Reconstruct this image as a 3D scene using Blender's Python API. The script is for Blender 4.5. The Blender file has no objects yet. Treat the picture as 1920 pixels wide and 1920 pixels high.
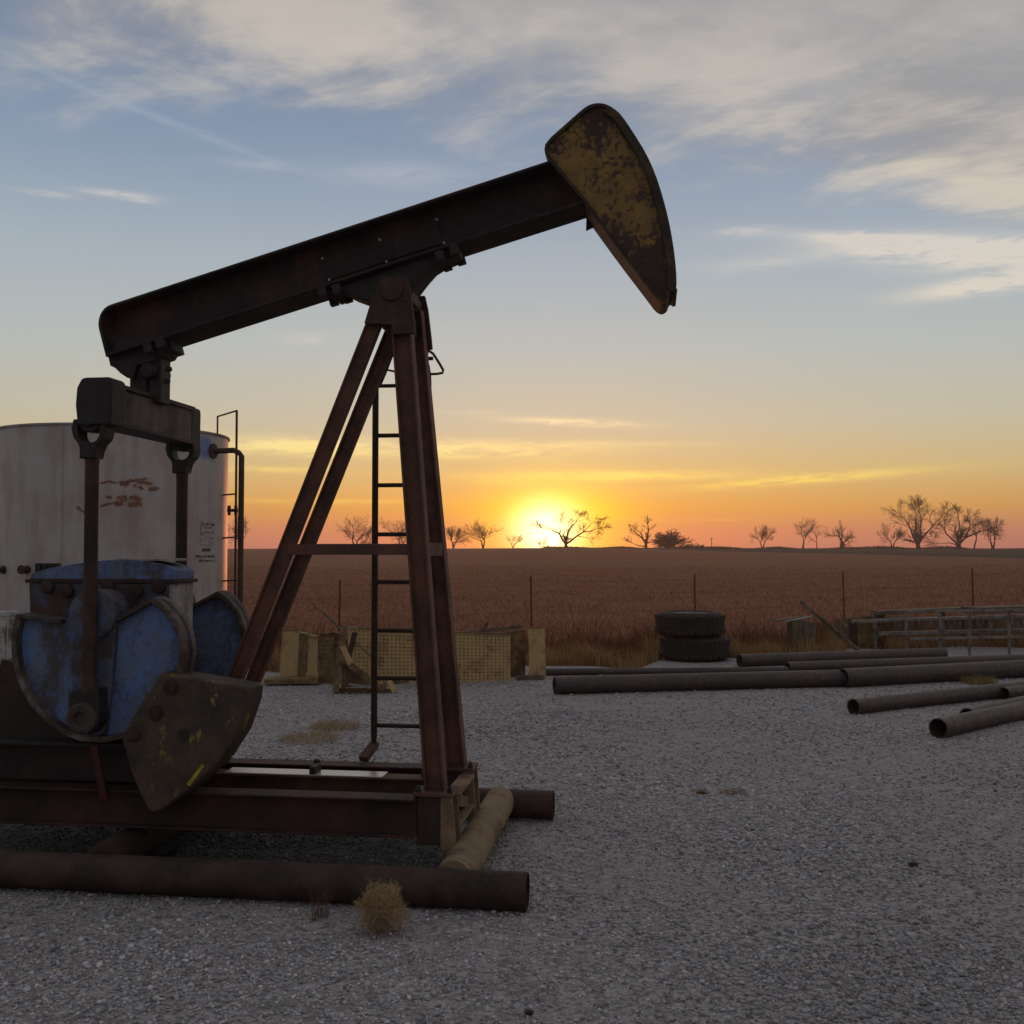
import bpy, math, random
import numpy as np
from mathutils import Vector, Matrix

random.seed(7)
RNG = np.random.default_rng(11)
R = math.radians
scene = bpy.context.scene
COL = scene.collection

# ------------------------------------------------------------------ camera
F_PX = 1950.0
PITCH = math.atan(70 / F_PX)
CAM_H = 1.6
cam_data = bpy.data.cameras.new('camera')
cam = bpy.data.objects.new('camera', cam_data)
COL.objects.link(cam)
cam.location = (0, 0, CAM_H)
cam.rotation_euler = (math.pi / 2 + PITCH, 0, 0)
cam_data.sensor_width = 36
cam_data.lens = 36 * F_PX / 1920
cam_data.clip_start = 0.05
cam_data.clip_end = 9000
scene.camera = cam

# ------------------------------------------------------------------ exposure
vs = scene.view_settings
vs.view_transform = 'Standard'
vs.look = 'None'
vs.exposure = 0.0
vs.gamma = 1.0
vs.use_curve_mapping = False


def lin(r, g, b):
    def f(c):
        c /= 255.0
        return c / 12.92 if c <= 0.04045 else ((c + 0.055) / 1.055) ** 2.4
    return (f(r), f(g), f(b), 1.0)


# ------------------------------------------------------------------ node helper
class NT:
    def __init__(self, tree):
        self.t = tree
        tree.nodes.clear()

    def new(self, kind, **kw):
        n = self.t.nodes.new(kind)
        for k, v in kw.items():
            setattr(n, k, v)
        return n

    def put(self, sock, v):
        if v is None:
            return
        if isinstance(v, bpy.types.NodeSocket):
            self.t.links.new(v, sock)
        else:
            try:
                sock.default_value = v
            except Exception:
                sock.default_value = tuple(v)[:3]

    def m(self, op, a, b=None, c=None, clamp=False):
        n = self.new('ShaderNodeMath', operation=op, use_clamp=clamp)
        for i, x in enumerate((a, b, c)):
            self.put(n.inputs[i], x)
        return n.outputs[0]

    def add(self, a, b): return self.m('ADD', a, b)
    def sub(self, a, b): return self.m('SUBTRACT', a, b)
    def mul(self, a, b, clamp=False): return self.m('MULTIPLY', a, b, clamp=clamp)
    def div(self, a, b): return self.m('DIVIDE', a, b)

    def sum(self, *xs):
        r = xs[0]
        for x in xs[1:]:
            r = self.add(r, x)
        return r

    def step(self, x, lo, hi):
        n = self.new('ShaderNodeMapRange', interpolation_type='SMOOTHSTEP', clamp=True)
        self.put(n.inputs[0], x)
        n.inputs[1].default_value = lo
        n.inputs[2].default_value = hi
        return n.outputs[0]

    def mix(self, f, a, b, mode='MIX'):
        n = self.new('ShaderNodeMix', data_type='RGBA', blend_type=mode, clamp_factor=True)
        self.put(n.inputs[0], f)
        self.put(n.inputs[6], a)
        self.put(n.inputs[7], b)
        return n.outputs[2]

    def ramp(self, f, stops, interp='LINEAR'):
        n = self.new('ShaderNodeValToRGB')
        cr = n.color_ramp
        cr.interpolation = interp
        while len(cr.elements) < len(stops):
            cr.elements.new(0.5)
        for e, (p, c) in zip(cr.elements, stops):
            e.position = p
            e.color = c if len(c) == 4 else (*c, 1)
        self.put(n.inputs[0], f)
        return n.outputs[0]

    def noise(self, vec, scale, detail=4, rough=0.55, dist=0.0, out=0):
        n = self.new('ShaderNodeTexNoise')
        self.put(n.inputs['Vector'], vec)
        n.inputs['Scale'].default_value = scale
        n.inputs['Detail'].default_value = detail
        n.inputs['Roughness'].default_value = rough
        n.inputs['Distortion'].default_value = dist
        return n.outputs[out]

    def vor(self, vec, scale, feature='F1', out='Distance'):
        n = self.new('ShaderNodeTexVoronoi', feature=feature)
        self.put(n.inputs['Vector'], vec)
        n.inputs['Scale'].default_value = scale
        return n.outputs[out]

    def xyz(self, v):
        n = self.new('ShaderNodeSeparateXYZ')
        self.put(n.inputs[0], v)
        return n.outputs[0], n.outputs[1], n.outputs[2]

    def vec(self, x, y, z):
        n = self.new('ShaderNodeCombineXYZ')
        for i, a in enumerate((x, y, z)):
            self.put(n.inputs[i], a)
        return n.outputs[0]

    def scalev(self, v, s):
        n = self.new('ShaderNodeMapping')
        self.put(n.inputs[0], v)
        n.inputs['Scale'].default_value = s
        return n.outputs[0]

    def coord(self, which='Object'):
        return self.new('ShaderNodeTexCoord').outputs[which]


# ------------------------------------------------------------------ sky and sun
SUN_AZ = math.atan2(1037 - 960, F_PX)
SUN_EL = R(0.5)

world = bpy.data.worlds.new('World')
scene.world = world
world.use_nodes = True
w = NT(world.node_tree)
d = w.coord('Generated')
x, y, z = w.xyz(d)
rho = w.m('SQRT', w.add(w.mul(x, x), w.mul(y, y)))
e = w.div(z, w.m('MAXIMUM', rho, 0.001))
az = w.m('ARCTAN2', x, y)
zc = w.m('MAXIMUM', z, 0.02)
pu, pv = w.div(x, zc), w.div(y, zc)
# clear-sky colours by height above the horizon, towards the sun and away from it
ef = w.m('DIVIDE', w.m('MAXIMUM', e, 0.0), 1.0, clamp=True)
toward = w.ramp(ef, [
    (0.000, lin(166, 104, 104)), (0.016, lin(184, 116, 98)), (0.040, lin(198, 150, 88)),
    (0.075, lin(197, 176, 128)), (0.120, lin(188, 184, 164)), (0.190, lin(177, 185, 184)),
    (0.270, lin(163, 176, 186)), (0.370, lin(134, 153, 176)), (0.480, lin(110, 131, 160)),
    (0.800, lin(84, 106, 148)), (1.000, lin(78, 98, 140))])
away = w.ramp(ef, [
    (0.0, lin(118, 112, 128)), (0.1, lin(140, 124, 138)), (0.25, lin(128, 130, 148)),
    (0.5, lin(104, 118, 148)), (1.0, lin(78, 98, 140))])
dazs = w.sub(az, SUN_AZ)
facing = w.step(w.m('COSINE', dazs), -0.6, 0.92)
sky = w.mix(facing, away, toward)


def gauss2(sx, sy, cx, cy, pw=2.0):
    a = w.div(w.sub(az, cx), sx)
    b = w.div(w.sub(e, cy), sy)
    q = w.add(w.mul(a, a), w.mul(b, b))
    if pw == 1.0:
        q = w.m('SQRT', q)
    return w.m('EXPONENT', w.mul(q, -1.0))


# clouds: a high bank overhead, thin streaks low in the west
wx = w.noise(w.vec(pu, pv, 0.0), 0.9, 5, 0.6)
warp = w.mul(w.sub(wx, 0.5), 0.9)
pc = w.vec(w.add(pu, w.mul(warp, 0.5)), w.add(pv, w.mul(warp, 0.35)), 0.3)
pr = w.vec(w.add(w.mul(pu, 0.80), w.mul(pv, -0.60)), w.mul(w.add(w.mul(pu, 0.60), w.mul(pv, 0.80)), 1.35), 0.9)
n1 = w.noise(pc, 0.9, 7, 0.60)
n2 = w.noise(pr, 2.0, 8, 0.60, 0.25)
n3 = w.noise(w.scalev(pc, (1.0, 1.5, 1.0)), 1.6, 6, 0.60)
edge = w.add(w.sub(w.add(2.52, w.mul(pu, 0.41)), pv), w.add(w.mul(w.sub(n1, 0.5), 0.65), w.mul(w.sub(n2, 0.5), 1.25)))
bank = w.step(edge, -0.20, 0.50)
bank = w.mul(bank, w.add(0.80, w.mul(w.step(n1, 0.32, 0.62), 0.20)))
bank = w.mul(bank, w.step(z, 0.02, 0.15))
rim = w.mul(w.sub(1.0, w.step(edge, 0.05, 1.5)), w.step(n2, 0.40, 0.64))
ccol = w.mix(w.step(n3, 0.33, 0.68), lin(154, 152, 153), lin(184, 178, 172))
ccol = w.mix(w.mul(rim, 0.9), ccol, lin(222, 209, 190))
dim = w.mix(facing, (0.78, 0.80, 0.86, 1), (1, 1, 1, 1))
ccol = w.mix(1.0, ccol, dim, 'MULTIPLY')
sky = w.mix(w.mul(bank, 0.94), sky, ccol)


def ae(px, py):
    return math.atan2(px - 960, F_PX), (1030 - py) / math.hypot(F_PX, px - 960) * 1.0


streaks = [  # centre, half length, half height, strength
    (1800, 466, 190, 26, 1.5), (1880, 525, 130, 15, 1.2), (1640, 442, 110, 10, 1.0), (1400, 428, 55, 9, 0.45),
    (1430, 490, 90, 14, 0.3), (1080, 791, 110, 7, 0.9), (890, 772, 60, 4, 0.25), (560, 836, 170, 15, 0.85),
    (880, 842, 210, 15, 0.95), (1180, 832, 140, 6, 0.25), (500, 880, 110, 6, 0.5), (1130, 892, 210, 9, 0.95),
    (1500, 899, 190, 8, 0.75), (960, 905, 80, 5, 0.4), (215, 357, 60, 7, 0.55), (75, 355, 45, 5, 0.4),
    (265, 371, 25, 4, 0.5), (250, 195, 250, 8, 0.25), (740, 315, 140, 26, 0.33), (570, 630, 40, 11, 0.3),
    (480, 300, 70, 10, 0.25), (620, 940, 160, 5, 0.4), (1320, 975, 110, 3, 0.35)]
nst = w.noise(w.vec(w.mul(az, 9.0), w.mul(e, 62.0), 1.7), 1.0, 5, 0.6, 0.6)
nfine = w.noise(w.vec(w.mul(az, 26.0), w.mul(e, 120.0), 4.7), 1.0, 5, 0.65, 0.8)
tot = None
tilt = {0: 0.13, 1: -0.06, 2: 0.14, 17: 0.28, 5: 0.05, 9: 0.02, 12: -0.06}
for i, (sxp, syp, hw, hh, st) in enumerate(streaks):
    ca, ce = ae(sxp, syp)
    da = w.sub(az, ca)
    de = w.add(w.sub(e, ce), w.mul(da, tilt.get(i, 0.0)))
    de = w.add(de, w.mul(w.sub(nst, 0.5), 0.7 * hh / F_PX))
    a = w.div(da, hw / F_PX)
    b = w.div(de, hh / F_PX)
    g = w.mul(w.m('EXPONENT', w.mul(w.add(w.mul(a, a), w.mul(b, b)), -1.0)), st)
    tot = g if tot is None else w.add(tot, g)
tot = w.m('MULTIPLY', tot, w.add(0.25, w.mul(w.step(w.add(w.mul(nst, 0.5), w.mul(nfine, 0.5)), 0.36, 0.56), 1.15)), clamp=True)
scol = w.ramp(ef, [(0.02, lin(255, 200, 90)), (0.06, lin(255, 226, 100)), (0.095, lin(255, 232, 150)), (0.125, lin(250, 226, 178)),
                   (0.2, lin(228, 216, 198)), (0.32, lin(214, 208, 200)), (0.4, lin(170, 182, 200))])

# the aureole round the setting sun and its disc
glow = w.new('ShaderNodeCombineColor')
gw = gauss2(0.20, 0.060, SUN_AZ, 0.015, 1.0)
gm = gauss2(0.062, 0.041, SUN_AZ, 0.015)
gc = gauss2(0.027, 0.022, SUN_AZ - 0.006, 0.017)
gh = gauss2(0.16, 0.012, SUN_AZ, 0.006)
gdx = w.sub(az, SUN_AZ)
gde = w.sub(e, math.tan(SUN_EL))
disc = w.sub(1.0, w.step(w.m('SQRT', w.add(w.mul(gdx, gdx), w.mul(gde, gde))), 0.0040, 0.0054))
w.put(glow.inputs[0], w.sum(w.mul(gw, 0.30), w.mul(gm, 1.05), w.mul(gc, 2.4), w.mul(gh, 0.20), w.mul(disc, 14.0)))
w.put(glow.inputs[1], w.sum(w.mul(gw, 0.115), w.mul(gm, 0.82), w.mul(gc, 2.4), w.mul(gh, 0.03), w.mul(disc, 12.0)))
w.put(glow.inputs[2], w.sum(w.mul(gw, -0.05), w.mul(gm, -0.10), w.mul(gc, 1.7), w.mul(disc, 9.0)))
sky = w.mix(1.0, sky, glow.outputs[0], 'ADD')
sky = w.mix(w.mul(tot, 0.85), sky, scol)
nish = w.new('ShaderNodeTexSky', sky_type='NISHITA', sun_disc=False)
nish.sun_elevation = SUN_EL
nish.sun_rotation = SUN_AZ
bg = w.new('ShaderNodeBackground')
w.put(bg.inputs[0], sky)
bg.inputs[1].default_value = 0.97
bgn = w.new('ShaderNodeBackground')
w.put(bgn.inputs[0], nish.outputs[0])
bgn.inputs[1].default_value = 0.022
ads = w.new('ShaderNodeAddShader')
w.t.links.new(bg.outputs[0], ads.inputs[0])
w.t.links.new(bgn.outputs[0], ads.inputs[1])
wo = w.new('ShaderNodeOutputWorld')
w.t.links.new(ads.outputs[0], wo.inputs[0])

sun_data = bpy.data.lights.new('sun', 'SUN')
sun_data.energy = 0.7
sun_data.angle = R(0.55)
sun_data.color = (1.0, 0.30, 0.10)
sun = bpy.data.objects.new('sun', sun_data)
COL.objects.link(sun)
sd = Vector((math.sin(SUN_AZ) * math.cos(SUN_EL), math.cos(SUN_AZ) * math.cos(SUN_EL), math.sin(SUN_EL)))
sun.rotation_euler = sd.to_track_quat('Z', 'Y').to_euler()
sun.location = (10, 60, 20)

# ------------------------------------------------------------------ finding real points from sight lines
FW = np.array([0, math.cos(PITCH), math.sin(PITCH)])
UPV = np.array([0, -math.sin(PITCH), math.cos(PITCH)])
RT = np.array([1.0, 0, 0])
CP = np.array([0, 0, CAM_H])


def ray(px, py):
    return FW + (px - 960) / F_PX * RT + (960 - py) / F_PX * UPV


def G(px, py, z=0.0):               # point at height z
    r = ray(px, py)
    return CP + r * ((z - CAM_H) / r[2])


def W(px, py, Y):                   # point at distance Y
    r = ray(px, py)
    return CP + r * (Y / r[1])


YAW = -0.13219
PJO = np.array([0.058, 4.585, 0.0])
PU = np.array([math.cos(YAW), math.sin(YAW), 0])
PV = np.array([-math.sin(YAW), math.cos(YAW), 0])


def L(px, py, v):                   # pump jack frame: along the beam u, depth v, height z
    r = ray(px, py)
    t = (v - (CP - PJO) @ PV) / (r @ PV)
    p = CP + t * r
    return np.array([(p - PJO) @ PU, v, p[2]])


def L2(px, py, v):
    q = L(px, py, v)
    return (q[0], q[2])


# ------------------------------------------------------------------ mesh helper
class MB:
    def __init__(self):
        self.v, self.f = [], []

    def add(self, vs_, fs_):
        o = len(self.v)
        self.v += [tuple(float(c) for c in p) for p in vs_]
        self.f += [tuple(i + o for i in f) for f in fs_]
        return self

    def box(self, c, s, rz=0.0, rot=None):
        M = rot if rot is not None else Matrix.Rotation(rz, 3, 'Z')
        P = [Vector(c) + M @ Vector((sx * s[0] / 2, sy * s[1] / 2, sz * s[2] / 2))
             for sx in (-1, 1) for sy in (-1, 1) for sz in (-1, 1)]
        return self.add(P, [(0, 1, 3, 2), (4, 6, 7, 5), (0, 4, 5, 1), (2, 3, 7, 6), (0, 2, 6, 4), (1, 5, 7, 3)])

    def span(self, lo, hi):
        return self.box([(a + b) / 2 for a, b in zip(lo, hi)], [abs(b - a) for a, b in zip(lo, hi)])

    def prism(self, poly, v0, v1):      # polygon in (u, z), pushed through v
        n = len(poly)
        area = sum(poly[i][0] * poly[(i + 1) % n][1] - poly[(i + 1) % n][0] * poly[i][1] for i in range(n))
        if area < 0:
            poly = poly[::-1]
        P = [(a, v0, b) for a, b in poly] + [(a, v1, b) for a, b in poly]
        F = [tuple(range(n)), tuple(range(2 * n - 1, n - 1, -1))]
        F += [(i + n, (i + 1) % n + n, (i + 1) % n, i) for i in range(n)]
        return self.add(P, F)

    def strip(self, path, t, v0, v1, closed=False):    # ribbon of thickness t along a (u, z) path; t on the left side
        n = len(path)
        pts = [np.array(p, float) for p in path]
        nor = []
        for i in range(n):
            a = pts[(i - 1) % n] if (closed or i > 0) else pts[i]
            b = pts[(i + 1) % n] if (closed or i < n - 1) else pts[i]
            q = b - a
            q /= max(np.linalg.norm(q), 1e-9)
            nor.append(np.array([-q[1], q[0]]))
        P, F = [], []
        for p, m_ in zip(pts, nor):
            tt = t
            q = p + m_ * tt
            P += [(p[0], v0, p[1]), (p[0], v1, p[1]), (q[0], v1, q[1]), (q[0], v0, q[1])]
        for i in range(n if closed else n - 1):
            a, b = 4 * i, 4 * ((i + 1) % n)
            for k in range(4):
                F.append((a + k, a + (k + 1) % 4, b + (k + 1) % 4, b + k))
        if not closed:
            F.append((3, 2, 1, 0))
            q = 4 * (n - 1)
            F.append((q, q + 1, q + 2, q + 3))
        return self.add(P, F)

    def extr(self, prof, p0, p1, ref):  # 2-D profile pushed from p0 to p1, its first axis along ref
        p0, p1 = Vector(p0), Vector(p1)
        ax = (p1 - p0).normalized()
        rx = Vector(ref)
        rx = (rx - ax * rx.dot(ax)).normalized()
        ry = ax.cross(rx)
        n = len(prof)
        P = [p0 + rx * a + ry * b for a, b in prof] + [p1 + rx * a + ry * b for a, b in prof]
        F = [tuple(range(n - 1, -1, -1)), tuple(range(n, 2 * n))]
        F += [(i, (i + 1) % n, (i + 1) % n + n, i + n) for i in range(n)]
        return self.add(P, F)

    def tube(self, path, r, seg=10, caps=True):
        path = [Vector(p) for p in path]
        rs = r if isinstance(r, (list, tuple)) else [r] * len(path)
        n = len(path)
        P, F = [], []
        t0 = (path[1] - path[0]).normalized()
        ref = Vector((0, 0, 1)) if abs(t0.z) < 0.9 else Vector((1, 0, 0))
        nx = (ref - t0 * ref.dot(t0)).normalized()
        for i in range(n):
            a = path[max(i - 1, 0)]
            b = path[min(i + 1, n - 1)]
            t = (b - a).normalized()
            nx = (nx - t * nx.dot(t)).normalized()
            ny = t.cross(nx)
            for k in range(seg):
                an = 2 * math.pi * k / seg
                P.append(path[i] + (nx * math.cos(an) + ny * math.sin(an)) * rs[i])
        for i in range(n - 1):
            for k in range(seg):
                a, b = i * seg + k, i * seg + (k + 1) % seg
                F.append((a, b, b + seg, a + seg))
        if caps:
            F.append(tuple(range(seg - 1, -1, -1)))
            F.append(tuple(range((n - 1) * seg, n * seg)))
        return self.add(P, F)

    def pipe(self, p0, p1, r, wall=0.008, seg=24):     # hollow, both ends open
        p0, p1 = Vector(p0), Vector(p1)
        ax = (p1 - p0).normalized()
        ref = Vector((0, 0, 1)) if abs(ax.z) < 0.9 else Vector((1, 0, 0))
        nx = (ref - ax * ref.dot(ax)).normalized()
        ny = ax.cross(nx)
        P, F = [], []
        for (c, rr) in ((p0, r), (p1, r), (p1, r - wall), (p0, r - wall)):
            for k in range(seg):
                an = 2 * math.pi * k / seg
                P.append(c + (nx * math.cos(an) + ny * math.sin(an)) * rr)
        for ring in range(4):
            for k in range(seg):
                a, b = ring * seg + k, ring * seg + (k + 1) % seg
                c, d_ = ((ring + 1) % 4) * seg + k, ((ring + 1) % 4) * seg + (k + 1) % seg
                F.append((a, b, d_, c))
        return self.add(P, F)

    def lathe(self, c, axis, prof, seg=24):            # profile (distance along axis, radius)
        ax = Vector(axis).normalized()
        ref = Vector((0, 0, 1)) if abs(ax.z) < 0.9 else Vector((1, 0, 0))
        nx = (ref - ax * ref.dot(ax)).normalized()
        ny = ax.cross(nx)
        P, F = [], []
        for (h, rr) in prof:
            for k in range(seg):
                an = 2 * math.pi * k / seg
                P.append(Vector(c) + ax * h + (nx * math.cos(an) + ny * math.sin(an)) * rr)
        for i in range(len(prof) - 1):
            for k in range(seg):
                a, b = i * seg + k, i * seg + (k + 1) % seg
                F.append((a, b, b + seg, a + seg))
        if prof[0][1] > 1e-4:
            F.append(tuple(range(seg - 1, -1, -1)))
        if prof[-1][1] > 1e-4:
            F.append(tuple(range((len(prof) - 1) * seg, len(prof) * seg)))
        return self.add(P, F)

    def build(self, name, mat, parent=None, bevel=0.0, smooth=30):
        me = bpy.data.meshes.new(name)
        me.from_pydata(self.v, [], self.f)
        me.validate()
        me.update()
        if smooth:
            me.polygons.foreach_set('use_smooth', [True] * len(me.polygons))
            me.set_sharp_from_angle(angle=R(smooth))
        o = bpy.data.objects.new(name, me)
        COL.objects.link(o)
        me.materials.append(mat)
        if parent is not None:
            o.parent = parent
        if bevel:
            b = o.modifiers.new('bevel', 'BEVEL')
            b.width = bevel
            b.segments = 2
            b.limit_method = 'ANGLE'
            b.angle_limit = R(40)
        return o


def tag(o, label, cat, group=None):
    o['label'] = label
    o['category'] = cat
    if group:
        o['group'] = group
    return o


def thing(name, label, cat, loc=(0, 0, 0), rz=0.0, group=None):
    o = bpy.data.objects.new(name, None)
    COL.objects.link(o)
    o.location = loc
    o.rotation_euler = (0, 0, rz)
    o.empty_display_size = 0.2
    return tag(o, label, cat, group)


def kind(o, k):
    o['kind'] = k
    return o


def fast_mesh(name, V, Fq, mat, parent=None, cols=None, smooth=False):
    """numpy vertices and equal-sized faces to a mesh object"""
    me = bpy.data.meshes.new(name)
    k = Fq.shape[1]
    me.vertices.add(len(V))
    me.vertices.foreach_set('co', np.ascontiguousarray(V, dtype=np.float32).ravel())
    me.loops.add(Fq.size)
    me.loops.foreach_set('vertex_index', np.ascontiguousarray(Fq, dtype=np.int32).ravel())
    me.polygons.add(len(Fq))
    me.polygons.foreach_set('loop_start', np.arange(0, Fq.size, k, dtype=np.int32))
    if smooth:
        me.polygons.foreach_set('use_smooth', np.ones(len(Fq), dtype=bool))
    me.update(calc_edges=True)
    if cols is not None:
        at_ = me.color_attributes.new('tone', 'FLOAT_COLOR', 'POINT')
        c4 = np.ones((len(V), 4), dtype=np.float32)
        c4[:, :3] = cols
        at_.data.foreach_set('color', c4.ravel())
    me.materials.append(mat)
    o = bpy.data.objects.new(name, me)
    COL.objects.link(o)
    if parent is not None:
        o.parent = parent
    return o


# ------------------------------------------------------------------ materials
def principled(nt, col, rough=0.7, metal=0.0, bump=None, bstr=0.3, bdist=0.01, spec=0.4):
    p = nt.new('ShaderNodeBsdfPrincipled')
    nt.put(p.inputs['Base Color'], col)
    nt.put(p.inputs['Roughness'], rough)
    nt.put(p.inputs['Metallic'], metal)
    nt.put(p.inputs['Specular IOR Level'], spec)
    if bump is not None:
        b = nt.new('ShaderNodeBump')
        b.inputs['Strength'].default_value = bstr
        b.inputs['Distance'].default_value = bdist
        nt.put(b.inputs['Height'], bump)
        nt.put(p.inputs['Normal'], b.outputs[0])
    o = nt.new('ShaderNodeOutputMaterial')
    nt.t.links.new(p.outputs[0], o.inputs[0])
    return p


def newmat(name):
    m = bpy.data.materials.new(name)
    m.use_nodes = True
    return m, NT(m.node_tree)


def painted(name, paint, rust, amount=0.5, scale=6.0, paint2=None, rough=0.68, soft=0.07, bstr=0.35, streak=1.0, spec=0.35, band=None, fine=0.22):
    """old paint worn through to rust in patches with fine specks"""
    m, n = newmat(name)
    c = n.coord()
    a = n.noise(n.scalev(c, (1, 1, streak)), scale, 7, 0.66)
    b = n.noise(c, scale * 9, 4, 0.6)
    f = n.add(n.mul(a, 1 - fine), n.mul(b, fine))
    if band:
        zz = n.div(n.sub(n.xyz(c)[2], band[0]), band[1])
        f = n.add(f, n.sub(n.mul(n.m('EXPONENT', n.mul(n.mul(zz, zz), -1.0)), band[2]), band[2] * 0.62))
    mask = n.step(f, 0.5 + (0.5 - amount) * 0.34 - soft, 0.5 + (0.5 - amount) * 0.34 + soft)
    tone = n.noise(c, scale * 2.3, 5, 0.6)
    p2 = paint2 or tuple(k * 0.6 for k in paint)
    pc_ = n.mix(n.step(tone, 0.32, 0.68), (*paint, 1), (*p2, 1))
    rc = n.mix(n.step(b, 0.3, 0.7), (*rust, 1), (*[k * 0.55 for k in rust], 1))
    colr = n.mix(mask, rc, pc_)
    rg = n.add(rough - 0.08, n.mul(b, 0.26))
    principled(n, colr, rg, 0.0, n.add(n.mul(mask, 0.5), b), bstr, 0.004, spec)
    return m


BEAM = painted('beam_old_paint', (0.078, 0.032, 0.028), (0.024, 0.019, 0.018), 0.40, 2.3, (0.048, 0.026, 0.024), fine=0.3)
POST = painted('post_red_oxide', (0.150, 0.062, 0.041), (0.085, 0.045, 0.031), 0.52, 4.0, (0.115, 0.050, 0.035), fine=0.35)
PLATE = painted('post_plate_brown', (0.075, 0.038, 0.030), (0.045, 0.027, 0.022), 0.5, 5.0, fine=0.35)
DARK = painted('greasy_dark_steel', (0.030, 0.028, 0.024), (0.022, 0.018, 0.016), 0.5, 7.0, rough=0.6)
GREASE = painted('equaliser_grey', (0.120, 0.100, 0.088), (0.045, 0.034, 0.028), 0.60, 5.0, (0.085, 0.068, 0.062), streak=0.6)
HEAD_Y = painted('head_worn_yellow', (0.26, 0.160, 0.032), (0.062, 0.034, 0.027), 0.47, 4.4, (0.185, 0.115, 0.042), soft=0.05, band=(3.46, 0.36, 0.13), fine=0.44)
HEAD_R = painted('head_rim_dark', (0.095, 0.066, 0.028), (0.040, 0.028, 0.022), 0.42, 6.0, fine=0.35)
BLUE = painted('blue_paint', (0.100, 0.185, 0.40), (0.080, 0.070, 0.064), 0.58, 4.2, (0.125, 0.160, 0.235), soft=0.09, fine=0.34, streak=0.6)
BLUE_D = painted('blue_grey_paint', (0.075, 0.115, 0.20), (0.070, 0.048, 0.042), 0.46, 5.0, (0.090, 0.10, 0.125), fine=0.35)
PALE = painted('pale_worn_and_lit', (0.36, 0.33, 0.31), (0.16, 0.085, 0.055), 0.70, 4.5, (0.22, 0.22, 0.24), streak=0.5)  # worn pale paint; on the gear case it imitates the lit side
RIM = painted('weight_rim', (0.085, 0.072, 0.065), (0.060, 0.040, 0.032), 0.5, 6.0)
RIM_L = painted('weight_rim_pale', (0.20, 0.165, 0.145), (0.070, 0.050, 0.040), 0.45, 5.0)
BASE = painted('base_red_brown', (0.075, 0.026, 0.020), (0.036, 0.021, 0.016), 0.45, 3.0, fine=0.3, streak=0.5)
SKID = painted('skid_pipe_brown', (0.064, 0.036, 0.028), (0.036, 0.022, 0.017), 0.5, 4.0)
LIT_TAN = painted('front_steel_lit_tan', (0.25, 0.18, 0.105), (0.15, 0.10, 0.06), 0.6, 5.0, (0.19, 0.135, 0.08), rough=0.85)  # pale tan puts the light on the front frame steel into its colour
LADDER = painted('ladder_steel', (0.055, 0.035, 0.022), (0.045, 0.028, 0.018), 0.5, 8.0)
LINEP = painted('line_pipe_black', (0.042, 0.031, 0.028), (0.080, 0.048, 0.035), 0.55, 2.6, (0.030, 0.026, 0.025), rough=0.5, spec=0.55, bstr=0.6, fine=0.34)
TANKP = painted('tank_pipe_brown', (0.075, 0.045, 0.030), (0.055, 0.033, 0.022), 0.5, 6.0)
YELLOW = painted('faded_yellow_sheet', (0.47, 0.325, 0.135), (0.24, 0.13, 0.07), 0.74, 3.5, (0.39, 0.275, 0.125), soft=0.08)
YEL_D = painted('faded_yellow_rusty', (0.25, 0.165, 0.07), (0.11, 0.062, 0.036), 0.55, 5.0)
GALV = painted('galvanised_grey', (0.24, 0.22, 0.19), (0.12, 0.085, 0.06), 0.62, 5.0, rough=0.45)
OLDWOOD = painted('weathered_board', (0.20, 0.155, 0.105), (0.105, 0.078, 0.052), 0.55, 4.0, streak=0.25, rough=0.85)
REDWOOD = painted('dark_red_post', (0.070, 0.030, 0.022), (0.04, 0.022, 0.018), 0.5, 6.0)
WHITEP = painted('white_guard_paint', (0.50, 0.50, 0.47), (0.20, 0.18, 0.15), 0.72, 6.0, (0.40, 0.42, 0.40))
REDP = painted('red_lever_paint', (0.070, 0.012, 0.012), (0.04, 0.02, 0.018), 0.6, 8.0)
FENCE = painted('fence_post_rust', (0.16, 0.060, 0.042), (0.11, 0.048, 0.034), 0.5, 9.0)
RUBBER = painted('tyre_rubber', (0.030, 0.026, 0.024), (0.040, 0.034, 0.030), 0.5, 6.0, rough=0.8)
STEELRIM = painted('tyre_inner_rim', (0.40, 0.37, 0.34), (0.22, 0.19, 0.16), 0.6, 8.0)


def flange_plate_mat():
    m, n = newmat('wet_flange_top')
    c = n.coord()
    b = n.noise(n.scalev(c, (1, 3, 1)), 9, 5, 0.6)
    principled(n, n.mix(b, (0.34, 0.27, 0.23, 1), (0.50, 0.44, 0.40, 1)), n.add(0.12, n.mul(b, 0.25)), 0.0, b, 0.1, 0.002, 0.9)
    return m


WET = flange_plate_mat()


def weight_mat():
    m, n = newmat('weight_olive')
    c = n.coord()
    a = n.noise(c, 5, 7, 0.65)
    b = n.noise(c, 46, 4, 0.6)
    yl = n.noise(n.scalev(c, (1, 1, 0.45)), 11, 6, 0.7)
    colr = n.mix(n.step(a, 0.35, 0.65), (0.026, 0.024, 0.018, 1), (0.078, 0.050, 0.030, 1))
    ym = n.step(n.add(yl, n.mul(b, 0.12)), 0.655, 0.70)
    colr = n.mix(n.mul(ym, 0.85), colr, (0.26, 0.20, 0.05, 1))
    wm = n.step(n.noise(c, 26, 3, 0.6), 0.71, 0.75)
    colr = n.mix(n.mul(wm, 0.5), colr, (0.27, 0.25, 0.20, 1))
    principled(n, colr, n.add(0.55, n.mul(b, 0.3)), 0, n.add(a, b), 0.4, 0.004)
    return m


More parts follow.
